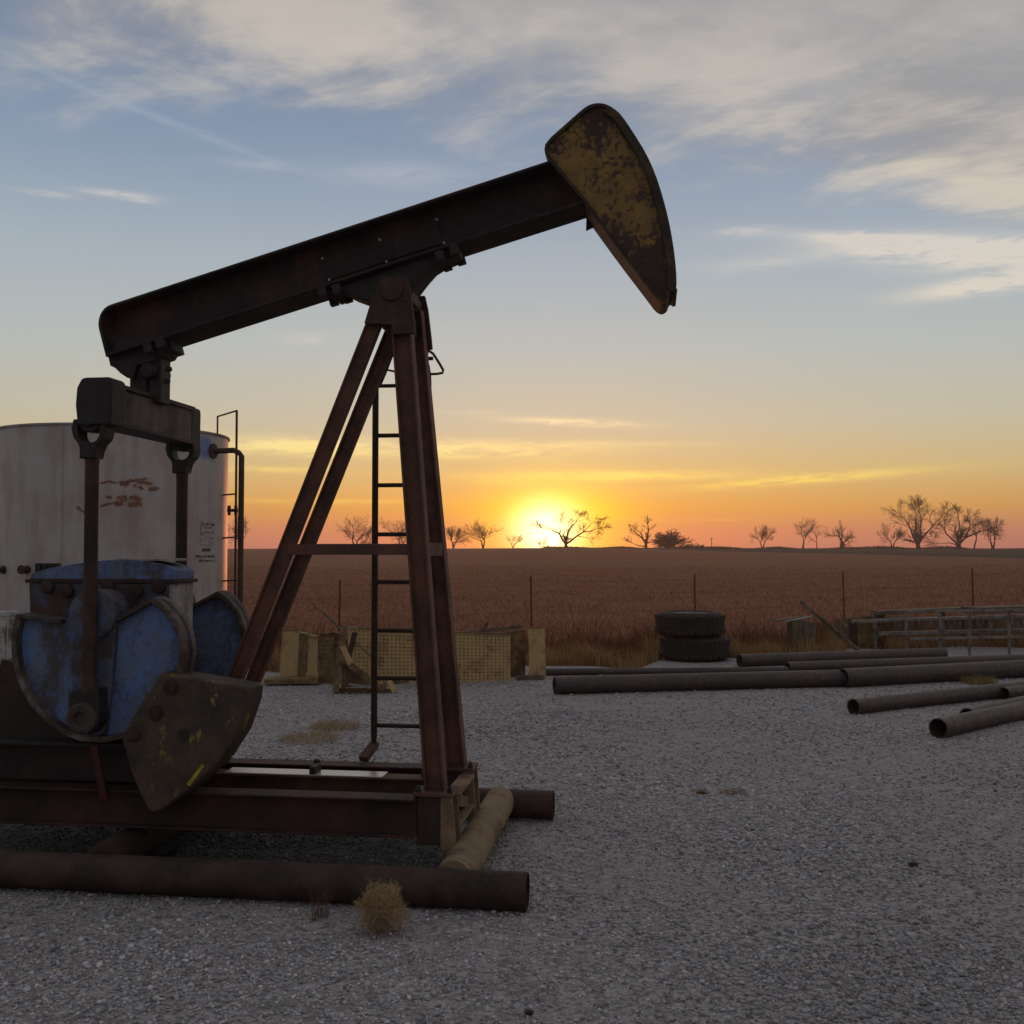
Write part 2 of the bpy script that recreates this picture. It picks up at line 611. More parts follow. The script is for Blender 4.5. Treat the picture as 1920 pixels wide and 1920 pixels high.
WEIGHT = weight_mat()
STREAKY = painted('bright_yellow_scrape', (0.44, 0.36, 0.03), (0.22, 0.17, 0.04), 0.75, 14.0)


TANK_C = np.array([-5.36, 14.01])
TANK_R = 1.474
TANK_TOP = 3.12


def tank_local(px, py):
    """bearing and height on the tank wall, in the tank's own axes"""
    r = ray(px, py)
    dx, dy = r[0], r[1]
    ox, oy = -TANK_C[0], -TANK_C[1]
    A = dx * dx + dy * dy
    B = dx * ox + dy * oy
    Cc = ox * ox + oy * oy - TANK_R ** 2
    disc_ = max(B * B - A * Cc, 0)
    t = (-B - math.sqrt(disc_)) / A
    p = CP + r * t
    return math.atan2(p[0] - TANK_C[0], -(p[1] - TANK_C[1])), p[2], p


def tank_mat():
    m, n = newmat('tank_white_paint')
    c = n.coord()
    X, Y, Z = n.xyz(c)
    th = n.m('ARCTAN2', X, n.mul(Y, -1.0))
    st = n.noise(n.vec(n.mul(th, 9.0), n.mul(Z, 0.55), 0.0), 1.0, 6, 0.6)
    bl = n.noise(n.vec(n.mul(th, 2.6), n.mul(Z, 1.3), 2.0), 1.0, 6, 0.58)
    fine = n.noise(c, 30, 4, 0.6)
    colr = n.mix(n.step(n.add(n.mul(st, 0.5), n.mul(bl, 0.5)), 0.43, 0.57), (0.345, 0.285, 0.265, 1), (0.40, 0.378, 0.355, 1))
    colr = n.mix(n.mul(n.step(n.add(n.mul(st, 0.6), n.mul(fine, 0.4)), 0.55, 0.70), 0.16), colr, (0.25, 0.19, 0.17, 1))
    wrp = n.mul(n.sub(n.noise(c, 22, 5, 0.7), 0.5), 0.11)
    wrq = n.mul(n.sub(n.noise(n.scalev(c, (1.0, 1.0, 1.6)), 31, 4, 0.7), 0.5), 0.12)
    total = None
    dashes = [((188, 907), (203, 902), 2), ((203, 902), (215, 906), 2), ((215, 906), (278, 897), 2), ((224, 905), (241, 909), 4),
              ((258, 903), (285, 908), 3.4), ((250, 911), (256, 912), 2.6), ((279, 917), (296, 917), 3.4), ((262, 912), (266, 918), 2.4),
              ((200, 931), (208, 933), 3), ((220, 933), (238, 933), 3), ((245, 933), (265, 936), 5), ((185, 950), (240, 937), 2.4),
              ((214, 945), (230, 946), 3.4), ((240, 946), (266, 945), 4.4), ((144, 950), (152, 958), 2), ((155, 958), (160, 962), 2)]
    for (a, b, wd) in dashes:
        ta, za, _ = tank_local(*a)
        tb, zb, _ = tank_local(*b)
        k = TANK_R
        cx, cz = (ta + tb) / 2 * k, (za + zb) / 2
        ln = math.hypot((tb - ta) * k, zb - za) / 2
        an = math.atan2(zb - za, (tb - ta) * k)
        wz = wd * 1.25 / 155.0
        dx = n.add(n.sub(n.mul(th, k), cx), wrq)
        dz = n.add(n.sub(Z, cz), n.mul(wrp, 0.55))
        lx = n.add(n.mul(dx, math.cos(an)), n.mul(dz, math.sin(an)))
        lz = n.sub(n.mul(dz, math.cos(an)), n.mul(dx, math.sin(an)))
        q = n.add(n.m('POWER', n.m('ABSOLUTE', n.div(lx, ln + 0.01)), 4.0), n.m('POWER', n.div(lz, wz), 2.0))
        g = n.m('EXPONENT', n.mul(q, -1.0))
        total = g if total is None else n.m('MAXIMUM', total, g)
    msk = n.step(n.add(total, n.mul(n.sub(fine, 0.5), 1.1)), 0.30, 0.66)
    halo = n.step(n.add(total, n.mul(n.sub(bl, 0.5), 0.6)), 0.02, 0.5)
    colr = n.mix(n.mul(halo, 0.55), colr, (0.30, 0.19, 0.12, 1))
    # stain washed down below the scar
    ta, za, _ = tank_local(246, 952)
    dx = n.div(n.sub(n.mul(th, TANK_R), ta * TANK_R), 0.16)
    dz = n.div(n.sub(Z, za - 0.12), 0.26)
    stain = n.mul(n.m('EXPONENT', n.mul(n.add(n.mul(dx, dx), n.mul(dz, dz)), -1.0)), n.mul(st, 0.75))
    colr = n.mix(stain, colr, (0.23, 0.125, 0.075, 1))
    colr = n.mix(n.mul(msk, 0.92), colr, n.mix(n.step(fine, 0.35, 0.65), (0.23, 0.080, 0.026, 1), (0.085, 0.034, 0.020, 1)))
    # blue overspray below the fill pipe
    ta, za, _ = tank_local(384, 838)
    dx = n.div(n.sub(n.mul(th, TANK_R), ta * TANK_R), 0.20)
    dz = n.div(n.sub(Z, za), 0.17)
    bm = n.m('EXPONENT', n.mul(n.add(n.mul(dx, dx), n.mul(dz, dz)), -1.0))
    colr = n.mix(n.step(n.add(bm, n.mul(n.sub(bl, 0.5), 0.8)), 0.30, 0.75), colr, (0.13, 0.20, 0.38, 1))
    principled(n, colr, n.add(0.42, n.mul(fine, 0.2)), 0, n.add(bl, n.mul(fine, 0.3)), 0.12, 0.01, 0.5)
    return m


TANKW = tank_mat()


def gravel_mat():
    m, n = newmat('gravel_bed')
    c = n.coord()
    cell = n.vor(c, 46, out='Color')
    cr_, cg_, cb_ = n.xyz(cell)
    dist = n.vor(c, 46)
    cell2 = n.vor(c, 120, out='Distance')
    big = n.noise(c, 0.55, 5, 0.6)
    mid = n.noise(c, 5.0, 5, 0.65)
    tone = n.add(n.mul(cr_, 0.6), n.mul(mid, 0.5))
    colr = n.ramp(tone, [(0.15, (0.14, 0.13, 0.132, 1)), (0.5, (0.29, 0.272, 0.276, 1)), (0.78, (0.40, 0.385, 0.39, 1)), (0.95, (0.55, 0.54, 0.54, 1))])
    colr = n.mix(n.mul(n.step(big, 0.38, 0.64), 0.62), colr, (0.335, 0.305, 0.295, 1))
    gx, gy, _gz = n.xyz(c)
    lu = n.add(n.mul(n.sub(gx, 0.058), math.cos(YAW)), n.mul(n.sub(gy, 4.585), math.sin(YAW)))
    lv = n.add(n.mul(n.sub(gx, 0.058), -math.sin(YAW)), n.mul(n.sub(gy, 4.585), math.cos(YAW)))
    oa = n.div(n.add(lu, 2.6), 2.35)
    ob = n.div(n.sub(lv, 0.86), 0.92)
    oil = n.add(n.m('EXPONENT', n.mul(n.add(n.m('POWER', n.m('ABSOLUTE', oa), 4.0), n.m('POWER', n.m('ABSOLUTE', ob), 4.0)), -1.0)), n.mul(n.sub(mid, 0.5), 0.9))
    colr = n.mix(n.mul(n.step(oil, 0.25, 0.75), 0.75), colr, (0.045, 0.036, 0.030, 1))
    h = n.sum(n.mul(n.sub(1.0, dist), 0.9), n.mul(cell2, -0.35), n.mul(mid, 0.4))
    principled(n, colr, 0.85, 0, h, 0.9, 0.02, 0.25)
    return m


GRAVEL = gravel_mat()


def vcol_mat(name, rough=0.85, translucent=0.0, spec=0.25):
    m, n = newmat(name)
    a = n.new('ShaderNodeVertexColor', layer_name='tone')
    p = principled(n, a.outputs[0], rough, 0, None, spec=spec)
    if translucent:
        tr = n.new('ShaderNodeBsdfTranslucent')
        n.put(tr.inputs[0], n.mix(1.0, a.outputs[0], (1.1, 0.9, 0.7, 1), 'MULTIPLY'))
        mx = n.new('ShaderNodeMixShader')
        mx.inputs[0].default_value = translucent
        n.t.links.new(p.outputs[0], mx.inputs[1])
        n.t.links.new(tr.outputs[0], mx.inputs[2])
        o = [k for k in n.t.nodes if k.type == 'OUTPUT_MATERIAL'][0]
        n.t.links.new(mx.outputs[0], o.inputs[0])
    return m


STONE = vcol_mat('gravel_stone', 0.8)
GRASS = vcol_mat('dry_grass', 0.8, 0.35)


def field_mat():
    m, n = newmat('dry_field')
    c = n.coord()
    a = n.noise(n.scalev(c, (0.05, 0.25, 1)), 1.0, 6, 0.62)
    b = n.noise(n.scalev(c, (0.8, 2.2, 1)), 1.0, 6, 0.68)
    f = n.noise(c, 9, 4, 0.7)
    colr = n.mix(n.step(a, 0.35, 0.65), (0.215, 0.092, 0.055, 1), (0.26, 0.118, 0.068, 1))
    colr = n.mix(n.mul(n.step(n.add(n.mul(b, 0.6), n.mul(f, 0.4)), 0.42, 0.64), 0.5), colr, (0.13, 0.060, 0.038, 1))
    principled(n, colr, 0.95, 0, n.add(b, f), 0.7, 0.12, 0.1)
    return m


def pasture_mat():
    m, n = newmat('far_pasture')
    c = n.coord()
    a = n.noise(n.scalev(c, (0.05, 0.02, 1)), 1.0, 6, 0.62)
    b = n.noise(n.scalev(c, (0.35, 0.12, 1)), 1.0, 5, 0.62)
    colr = n.mix(n.step(a, 0.35, 0.65), (0.040, 0.034, 0.020, 1), (0.066, 0.044, 0.028, 1))
    colr = n.mix(n.mul(n.step(b, 0.45, 0.7), 0.5), colr, (0.030, 0.026, 0.017, 1))
    principled(n, colr, 0.95, 0, b, 0.5, 0.4, 0.1)
    return m


FIELD = field_mat()
PASTURE = pasture_mat()


def bark_mat():
    m, n = newmat('bare_bark')
    c = n.coord()
    a = n.noise(n.scalev(c, (1, 1, 0.3)), 3.0, 4, 0.6)
    principled(n, n.mix(a, (0.060, 0.036, 0.024, 1), (0.030, 0.020, 0.015, 1)), 0.9, spec=0.15)
    return m


BARK = bark_mat()
PEDM = painted('pedestal_oily_brown', (0.050, 0.032, 0.025), (0.022, 0.019, 0.017), 0.5, 3.0, fine=0.3)
MIDB = painted('middle_beam_brown', (0.115, 0.058, 0.036), (0.07, 0.038, 0.026), 0.5, 4.0)
INK = painted('faded_ink', (0.10, 0.085, 0.080), (0.16, 0.14, 0.13), 0.6, 20.0)
NOTICE = painted('pale_notice_panel', (0.47, 0.44, 0.43), (0.36, 0.33, 0.32), 0.7, 10.0)
BOLTM = painted('bright_bolt', (0.55, 0.53, 0.50), (0.35, 0.32, 0.30), 0.8, 30.0, rough=0.35, spec=0.8)

# ------------------------------------------------------------------ terrain
PASTURE_AZ = [(-1.2, 330), (-0.30, 330), (-0.10, 300), (0.02, 262), (0.20, 190), (0.34, 160), (0.46, 140), (1.2, 120)]


def pasture_start(a):
    return float(np.interp(a, [p[0] for p in PASTURE_AZ], [p[1] for p in PASTURE_AZ]))


def hgt(X, Y):
    dd = np.hypot(X, Y)
    s = np.clip((dd - 70) / 190.0, 0, 1)
    s = s * s * (3 - 2 * s)
    a = np.arctan2(X, Y)
    roll = 0.10 * np.sin(a * 9 + 1.3) + 0.05 * np.sin(a * 23)
    return s * (1.80 + roll) - 0.02 * (dd < 60)


def polar_sheet(name, mat, r_in, r_out, na=180, nr=60, a0=-1.45, a1=1.45, zoff=0.0):
    az_ = np.linspace(a0, a1, na)
    V = []
    for i, a in enumerate(az_):
        ri, ro = r_in(a), r_out(a)
        rr = ri * (ro / ri) ** np.linspace(0, 1, nr)
        X, Y = np.sin(a) * rr, np.cos(a) * rr
        V.append(np.stack([X, Y, hgt(X, Y) + zoff], 1))
    V = np.concatenate(V)
    I, J = np.meshgrid(np.arange(na - 1), np.arange(nr - 1), indexing='ij')
    q = (I * nr + J).ravel()
    Fq = np.stack([q, q + 1, q + nr + 1, q + nr], 1)[:, ::-1]
    return fast_mesh(name, V, Fq, mat, smooth=True)


kind(polar_sheet('field', FIELD, lambda a: 11.5, lambda a: pasture_start(a) + 0.5), 'structure')
kind(polar_sheet('pasture', PASTURE, lambda a: pasture_start(a), lambda a: 2600.0, zoff=0.004), 'structure')


def pad_edge(X):
    """where the gravel yard ends, as a distance in front of the camera"""
    return 14.0 + 0.25 * math.sin(X * 0.9 + 1) + 0.14 * math.sin(X * 2.7) + 0.06 * math.sin(X * 7.1) + (1.5 * min((X - 1.7) / 0.6, 1.0) if X > 1.7 else 0.0) + (1.3 * min((X - 4.9) / 0.5, 1.0) if X > 4.9 else 0.0)


def pad_z(X, Y):
    k = np.clip((Y - 5.6) / 1.5, 0, 1) * np.clip((11.5 - Y) / 1.5, 0, 1)
    return 0.018 * np.sin(X * 1.1 + 0.3 * Y) * np.sin(Y * 0.8) * k


def build_pad():
    xs = np.concatenate([np.linspace(-60, -8, 14), np.linspace(-7.8, 12, 160), np.linspace(12.5, 60, 14)])
    ts = np.linspace(0, 1, 110)
    V = []
    for X in xs:
        ye = pad_edge(X)
        ys = -45 + (ye + 45) * (1 - (1 - ts) ** 2.0)
        zz = pad_z(X, ys) * (abs(X) < 9)
        zz = zz - 0.06 * (ts == 1)
        V.append(np.stack([np.full_like(ys, X), ys, zz], 1))
    V = np.concatenate(V)
    nr = len(ts)
    I, J = np.meshgrid(np.arange(len(xs) - 1), np.arange(nr - 1), indexing='ij')
    q = (I * nr + J).ravel()
    Fq = np.stack([q, q + nr, q + nr + 1, q + 1], 1)
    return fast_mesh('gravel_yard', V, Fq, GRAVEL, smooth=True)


kind(build_pad(), 'structure')
under = MB().add([(-2600, -2600, -0.9), (2600, -2600, -0.9), (2600, 60, -0.9), (-2600, 60, -0.9)], [(0, 1, 2, 3)]).build('ground', FIELD)
kind(under, 'structure')

# loose stones of the yard
ICO_V = None


def ico():
    t = (1 + 5 ** 0.5) / 2
    v = np.array([(-1, t, 0), (1, t, 0), (-1, -t, 0), (1, -t, 0), (0, -1, t), (0, 1, t), (0, -1, -t), (0, 1, -t),
                  (t, 0, -1), (t, 0, 1), (-t, 0, -1), (-t, 0, 1)], float)
    v /= np.linalg.norm(v[0])
    f = np.array([(0, 11, 5), (0, 5, 1), (0, 1, 7), (0, 7, 10), (0, 10, 11), (1, 5, 9), (5, 11, 4), (11, 10, 2), (10, 7, 6), (7, 1, 8),
                  (3, 9, 4), (3, 4, 2), (3, 2, 6), (3, 6, 8), (3, 8, 9), (4, 9, 5), (2, 4, 11), (6, 2, 10), (8, 6, 7), (9, 8, 1)])
    return v, f


def stones():
    iv, if_ = ico()
    pos, rad = [], []
    for (d0, d1, n_, r0, r1) in ((2.6, 4.3, 30000, 0.0040, 0.0165), (4.3, 6.8, 38000, 0.0045, 0.0185), (6.8, 10.5, 28000, 0.006, 0.022), (10.5, 13.9, 13000, 0.008, 0.024)):
        Y = np.sqrt(RNG.uniform(d0 ** 2, d1 ** 2, n_))
        X = RNG.uniform(-0.56, 0.56, n_) * Y
        patch = 0.5 + 0.5 * np.sin(X * 2.1 + 1.7 * np.sin(Y * 1.3)) * np.sin(Y * 1.9 + 0.8 * np.sin(X * 1.7))
        keep = RNG.uniform(0, 1, n_) < 0.40 + 0.60 * patch
        r = r0 + (r1 - r0) * RNG.beta(1.2, 4.0, n_) * (0.7 + 0.5 * patch)
        pos.append(np.stack([X, Y, pad_z(X, Y) + r * 0.28], 1)[keep])
        rad.append(r[keep])
    P = np.concatenate(pos)
    r = np.concatenate(rad)
    n_ = len(r)
    sc = RNG.uniform(0.65, 1.3, (n_, 3)) * r[:, None]
    sc[:, 2] *= 0.62
    ang = RNG.uniform(0, 2 * math.pi, n_)
    tl = RNG.normal(0, 0.35, n_)
    jit = RNG.uniform(0.72, 1.2, (n_, 12, 1))
    v = iv[None] * jit * sc[:, None, :]
    ct, st = np.cos(tl)[:, None], np.sin(tl)[:, None]
    v = np.stack([v[..., 0] * ct - v[..., 2] * st, v[..., 1], v[..., 0] * st + v[..., 2] * ct], -1)
    ca, sa = np.cos(ang)[:, None], np.sin(ang)[:, None]
    v = np.stack([v[..., 0] * ca - v[..., 1] * sa, v[..., 0] * sa + v[..., 1] * ca, v[..., 2]], -1)
    v += P[:, None, :]
    f = (if_[None] + (np.arange(n_) * 12)[:, None, None]).reshape(-1, 3)
    g = RNG.beta(2.0, 3.0, n_) * 0.55 + 0.135
    g = g * (0.90 + 0.16 * np.sin(P[:, 0] * 1.3 + 1.1 * np.sin(P[:, 1] * 0.9)) * np.sin(P[:, 1] * 1.1 + 0.7 * np.sin(P[:, 0] * 1.9)))
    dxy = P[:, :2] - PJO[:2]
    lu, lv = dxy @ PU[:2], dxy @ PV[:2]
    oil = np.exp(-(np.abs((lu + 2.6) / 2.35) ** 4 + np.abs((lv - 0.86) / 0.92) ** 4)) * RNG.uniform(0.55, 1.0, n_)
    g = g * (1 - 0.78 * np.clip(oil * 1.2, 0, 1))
    c = np.stack([g * RNG.uniform(0.96, 1.06, n_), g, g * RNG.uniform(0.97, 1.14, n_)], 1)
    warm = RNG.uniform(0, 1, n_) < 0.16
    c[warm] *= np.array([1.12, 0.95, 0.80])
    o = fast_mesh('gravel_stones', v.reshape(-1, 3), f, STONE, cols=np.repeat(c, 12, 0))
    return kind(o, 'stuff')


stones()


def blades(name, P, h, wd, lean, cols, mat=GRASS, parent=None):
    """curved grass blades, each two tapering quads that end in a point"""
    n_ = len(P)
    a = RNG.uniform(0, 2 * math.pi, n_)
    side = np.stack([np.cos(a), np.sin(a), np.zeros(n_)], 1) * wd[:, None]
    b = RNG.uniform(0, 2 * math.pi, n_)
    dr = np.stack([np.cos(b), np.sin(b), np.zeros(n_)], 1)
    up = np.array([0, 0, 1.0])
    p1 = P + up * (h * 0.55)[:, None] + dr * (lean * h * 0.28)[:, None]
    p2 = P + up * (h * (1 - 0.35 * np.minimum(lean, 1.2)))[:, None] + dr * (lean * h * 0.95)[:, None]
    V = np.stack([P - side, P + side, p1 + side * 0.7, p1 - side * 0.7, p2 + side * 0.12, p2 - side * 0.12], 1)
    o = (np.arange(n_) * 6)[:, None]
    F = np.concatenate([o + np.array([[0, 1, 2, 3]]), o + np.array([[3, 2, 4, 5]])])
    return fast_mesh(name, V.reshape(-1, 3), F, mat, parent, np.repeat(cols, 6, 0))


def grass_cols(n_, base, var=0.35):
    k = RNG.uniform(1 - var, 1 + var, n_)[:, None]
    return np.array(base)[None] * k * RNG.uniform(0.93, 1.07, (n_, 3))


def verge():
    n_ = 46000
    X = RNG.uniform(-7.5, 12.5, n_)
    t = RNG.beta(1.1, 1.6, n_)
    Y = np.array([pad_edge(q) for q in X]) + 0.02 + t * 3.4
    cl = 0.5 + 0.5 * np.sin(X * 3.3 + np.sin(Y * 2.2) * 1.4) * np.sin(X * 7.7 + Y * 1.9)
    h = (0.10 + 0.34 * RNG.beta(2, 2.4, n_)) * (0.45 + 0.8 * cl)
    c = grass_cols(n_, (0.31, 0.205, 0.10))
    back = np.clip((t - 0.18) / 0.3, 0, 1)[:, None]
    c = c * (1 - back) + grass_cols(n_, (0.155, 0.072, 0.042)) * back
    weeds = RNG.uniform(0, 1, n_) < 0.16 * back[:, 0]
    h[weeds] *= 1.75
    c[weeds] *= 0.55
    P = np.stack([X, Y, np.full(n_, -0.03)], 1)
    kind(blades('verge_grass', P, h, RNG.uniform(0.003, 0.008, n_), RNG.uniform(0.1, 0.9, n_), c), 'stuff')
    n_ = 90000
    Y = 16.8 * (95 / 16.8) ** RNG.uniform(0, 1, n_) ** 0.9
    X = RNG.uniform(-0.62, 0.62, n_) * Y
    h = (0.07 + 0.10 * RNG.beta(2, 3, n_)) * (1 + 0.25 * np.sin(X * 1.1) * np.sin(Y * 0.7))
    P = np.stack([X, Y, hgt(X, Y) - 0.02], 1)
    kind(blades('field_grass', P, h, RNG.uniform(0.006, 0.016, n_) * (Y / 30) ** 0.5, RNG.uniform(0.2, 1.1, n_), grass_cols(n_, (0.25, 0.115, 0.066), 0.22)), 'stuff')


verge()

# ------------------------------------------------------------------ pump jack
pj = thing('pump_jack', 'rusty oil pump jack with yellow horse head raised over the gravel yard', 'pump jack', tuple(PJO), YAW)
VM = 0.82                                   # middle plane of the machine
BT = R(15.7)
UB = np.array([math.cos(BT), math.sin(BT)])
NB = np.array([-math.sin(BT), math.cos(BT)])
top0 = L(215, 568, 0.695)[[0, 2]]


def bp(s, h):
    """point on the walking beam: s along it, h above its top edge line"""
    return top0 + UB * s + NB * h


H_B = 0.268
FW2 = 0.125
S0 = -0.125
# walking beam: web, two flanges, the top one bent down round the tail
mb = MB()
mb.prism([bp(S0 + 0.02, -0.012), bp(2.56, -0.012), bp(2.56, -H_B + 0.012), bp(S0 + 0.02, -H_B + 0.012)], VM - 0.007, VM + 0.007)
arc = [bp(S0, -H_B)] + [bp(S0 + 0.10 - 0.10 * math.cos(t), -0.115 + 0.115 * math.sin(t)) for t in np.linspace(0, math.pi / 2, 9)]
mb.strip(arc + [bp(2.56, 0)], -0.016, VM - FW2, VM + FW2)
mb.strip([bp(S0, -H_B), bp(2.56, -H_B)], 0.016, VM - FW2, VM + FW2)
walking = mb.build('walking_beam', BEAM, pj, 0.004)
# reinforcing plates on the web, weld beads and bolts
for i in range(2):
    a = L2((605, 712)[i], (484, 449)[i], VM - 0.012)
    b = L2((712, 820)[i], (449, 410)[i], VM - 0.012)
    c_ = L2((725, 833)[i], (490, 456)[i], VM - 0.012)
    d_ = L2((618, 725)[i], (526, 490)[i], VM - 0.012)
    MB().prism([a, b, c_, d_], VM - 0.016, VM - 0.009).build('web_plate', BEAM, walking, 0.002)
for (bx, by) in ((605, 485), (712, 450), (725, 491), (819, 412), (833, 456), (618, 525)):
    q = L(bx, by, VM - 0.02)
    MB().lathe((q[0], q[1], q[2]), (0, -1, 0), [(0, 0.0065), (0.008, 0.0065), (0.010, 0.003)], 8).build('bolt', BOLTM, walking)
for (bx, by) in ((625, 571), (651, 565), (838, 505), (864, 494), (308, 672), (330, 663)):
    q = L(bx, by, VM + 0.05)
    for dv in (-0.13, 0.06):
        MB().box((q[0], VM + dv, q[2] + 0.020), (0.045, 0.04, 0.05), rot=Matrix.Rotation(-BT, 3, 'Y')).build('flange_bolt', DARK, walking, 0.003)

# horse head
VH0, VH1 = 0.690, 0.950
outl_px = [(1098, 408), (1027, 297), (1020, 284), (1023, 266), (1060, 233), (1095, 202), (1106, 196), (1118, 193), (1134, 194), (1150, 202), (1165, 215),
           (1188, 249), (1212, 288), (1229, 326), (1242, 366), (1253, 408), (1262, 455), (1268, 505), (1269, 541), (1263, 552), (1262, 566),
           (1254, 574), (1250, 586), (1240, 591), (1229, 585), (1215, 566), (1160, 494), (1115, 432)]
def chaikin(P_, closed=True):
    Q = []
    n_ = len(P_)
    for i in range(n_ if closed else n_ - 1):
        a, b = np.array(P_[i], float), np.array(P_[(i + 1) % n_], float)
        Q += [tuple(a * 0.75 + b * 0.25), tuple(a * 0.25 + b * 0.75)]
    return Q


outl = chaikin([L2(a, b, VH1 + 0.02 if (i >= 20 or i == 0) else VH0 - 0.02) for i, (a, b) in enumerate(outl_px)])
cen = np.mean(np.array(outl), 0)
inner = [tuple(np.array(p) + (cen - np.array(p)) / np.linalg.norm(cen - np.array(p)) * 0.010) for p in outl]
head = thing('horse_head', None, None)
del head['label'], head['category']
head.parent = pj
MB().prism(inner, VH0, VH1).build('side_plate', HEAD_Y, head)
area = sum(outl[i][0] * outl[(i + 1) % len(outl)][1] - outl[(i + 1) % len(outl)][0] * outl[i][1] for i in range(len(outl)))
sg = 1 if area > 0 else -1
MB().strip(outl, 0.016 * sg, VH0 - 0.020, VH1 + 0.020, closed=True).build('rim_plate', HEAD_R, head, 0.004)
arc_px = outl_px[8:20]
arcp = chaikin([L2(a, b, VH0 - 0.02) for a, b in arc_px], False)
MB().strip(arcp, -0.045 if sg < 0 else 0.045, VH0 - 0.024, VH1 + 0.024).build('wireline_track', HEAD_R, head, 0.006)
h0, h1, h2 = L(1100, 402, VH1), L(1099, 433, VH1), L(1118, 424, VH1)
MB().prism([(h0[0], h0[2]), (h1[0], h1[2]), (h2[0], h2[2])], VH1 - 0.015, VH1 + 0.005).build('hook', DARK, head)

# saddle bearing on top of the post
sp = [(622, 560), (640, 571), (660, 560), (672, 566), (697, 575), (783, 577), (784, 558), (802, 534), (818, 516), (834, 506), (870, 491), (868, 470)]
sadl = MB().prism([L2(a, b, VM + 0.06) for a, b in sp], VM - 0.08, VM + 0.08).build('saddle_bearing', DARK, pj, 0.006)
piv = L(735, 542, 0.60)
MB().lathe((piv[0], 0.585, piv[2]), (0, 1, 0), [(0, 0.03), (0.0, 0.062), (0.02, 0.066), (0.43, 0.066), (0.45, 0.062), (0.45, 0.03)], 24).build('pivot_shaft', PLATE, pj, 0.003)
# head plates of the post, near and far
for (v0, v1) in ((0.595, 0.625), (1.015, 1.045)):
    pp = [L2(a, b, 0.61) for a, b in ((716, 522), (764, 518), (770, 545), (777, 604), (779, 626), (737, 628), (735, 610), (684, 607), (694, 574))]
    MB().prism(pp, v0, v1).build('post_head_plate', PLATE, pj, 0.004)


def ibeam(d_, b_, tw=0.009, tf=0.011):
    """profile with the web along the first axis"""
    h, k = d_ / 2, b_ / 2
    return [(-h, -k), (-h + tf, -k), (-h + tf, -tw), (h - tf, -tw), (h - tf, -k), (h, -k), (h, k), (h - tf, k), (h - tf, tw), (-h + tf, tw), (-h + tf, k), (-h, k)]


legs = {}
fn0, fn1 = L(751, 560, 0.66), L(820, 1512, 0.53)
ff0, ff1 = np.array([fn0[0], 0.955, fn0[2]]), np.array([fn1[0], 1.10, fn1[2]])
rn0, rn1 = L(697, 620, 0.650), L(448, 1257, 0.672)
rn0 = rn0 + (rn0 - rn1) * 0.10
rf0, rf1 = np.array([rn0[0], 0.990, rn0[2]]), np.array([rn1[0], 0.968, rn1[2]])
ext = (rn1[2] - 0.44) / (rn0[2] - rn1[2])
rn1 = rn1 + (rn1 - rn0) * ext
rf1 = rf1 + (rf1 - rf0) * ext
for (a, b) in ((fn0, fn1), (ff0, ff1)):
    MB().extr(ibeam(0.102, 0.085), a, b, (1, 0, 0)).build('post_leg', POST, pj, 0.003)
for (a, b) in ((rn0, rn1), (rf0, rf1)):
    MB().extr(ibeam(0.076, 0.054), a, b, (1, 0, 0)).build('post_leg', POST, pj, 0.003)
MB().span((fn0[0] - 0.09, 0.63, fn0[2] - 0.16), (fn0[0] + 0.03, 1.01, fn0[2] - 0.06)).build('post_cap', DARK, pj, 0.004)


def along(a, b, zz):
    t = (zz - a[2]) / (b[2] - a[2])
    return a + (b - a) * t


gz = 1.60
q = [along(fn0, fn1, gz), along(ff0, ff1, gz), along(rn0, rn1, gz), along(rf0, rf1, gz)]
flat = [(-0.028, -0.01), (0.028, -0.01), (0.028, 0.01), (-0.028, 0.01)]
MB().extr(flat, q[0] + [-0.05, -0.02, 0], q[2] + [0.02, -0.02, 0], (0, 0, 1)).build('girt', POST, pj, 0.002)
MB().extr(flat, q[1] + [-0.05, 0.02, 0], q[3] + [0.02, 0.02, 0], (0, 0, 1)).build('girt', POST, pj, 0.002)
MB().extr([(-0.034, -0.01), (0.034, -0.01), (0.034, 0.01), (-0.034, 0.01)], q[0] + [0.035, 0.044, 0], q[1] + [0.035, -0.044, 0], (0, 0, 1)).build('girt', POST, pj, 0.002)
MB().extr(flat, q[2] + [0, 0.032, 0], q[3] + [0, -0.032, 0], (0, 0, 1)).build('girt', POST, pj, 0.002)

# base frame
vb0, vb1 = 0.45, 1.19
zt = L(790, 1500, vb0 - 0.06)[2]
zb = L(790, 1573, vb0 - 0.06)[2]
zf = 0.392
MB().extr(ibeam(zt - zb, 0.13), (-4.6, vb0, (zt + zb) / 2), (fn1[0] - 0.085, vb0, (zt + zb) / 2), (0, 0, 1)).build('base_beam', BASE, pj, 0.003)
MB().extr(ibeam(zf - zb, 0.13), (-4.6, vb1, (zf + zb) / 2), (fn1[0] - 0.085, vb1, (zf + zb) / 2), (0, 0, 1)).build('base_beam', BASE, pj, 0.003)
# middle beam with a worn wet top
MB().extr(ibeam(0.17, 0.12), (-2.6, 0.85, 0.32), (fn1[0] - 0.085, 0.85, 0.32), (0, 0, 1)).build('middle_beam', MIDB, pj, 0.003)
MB().span((-1.72, 0.795, 0.4055), (fn1[0] - 0.35, 0.925, 0.411)).build('deck_plate', WET, pj, 0.002)
for px_ in (592, 800):
    q_ = L(px_, 1450, 0.86)
    MB().span((q_[0] - 0.016, 0.80, 0.411), (q_[0] + 0.016, 0.90, 0.45)).build('deck_stub', DARK, pj)
q_ = L(594, 1422, 1.17)
MB().lathe((q_[0], 1.17, zf), (0, 0, 1), [(0, 0.018), (0.02, 0.018), (0.026, 0.008)], 8).build('beam_bolt', DARK, pj)
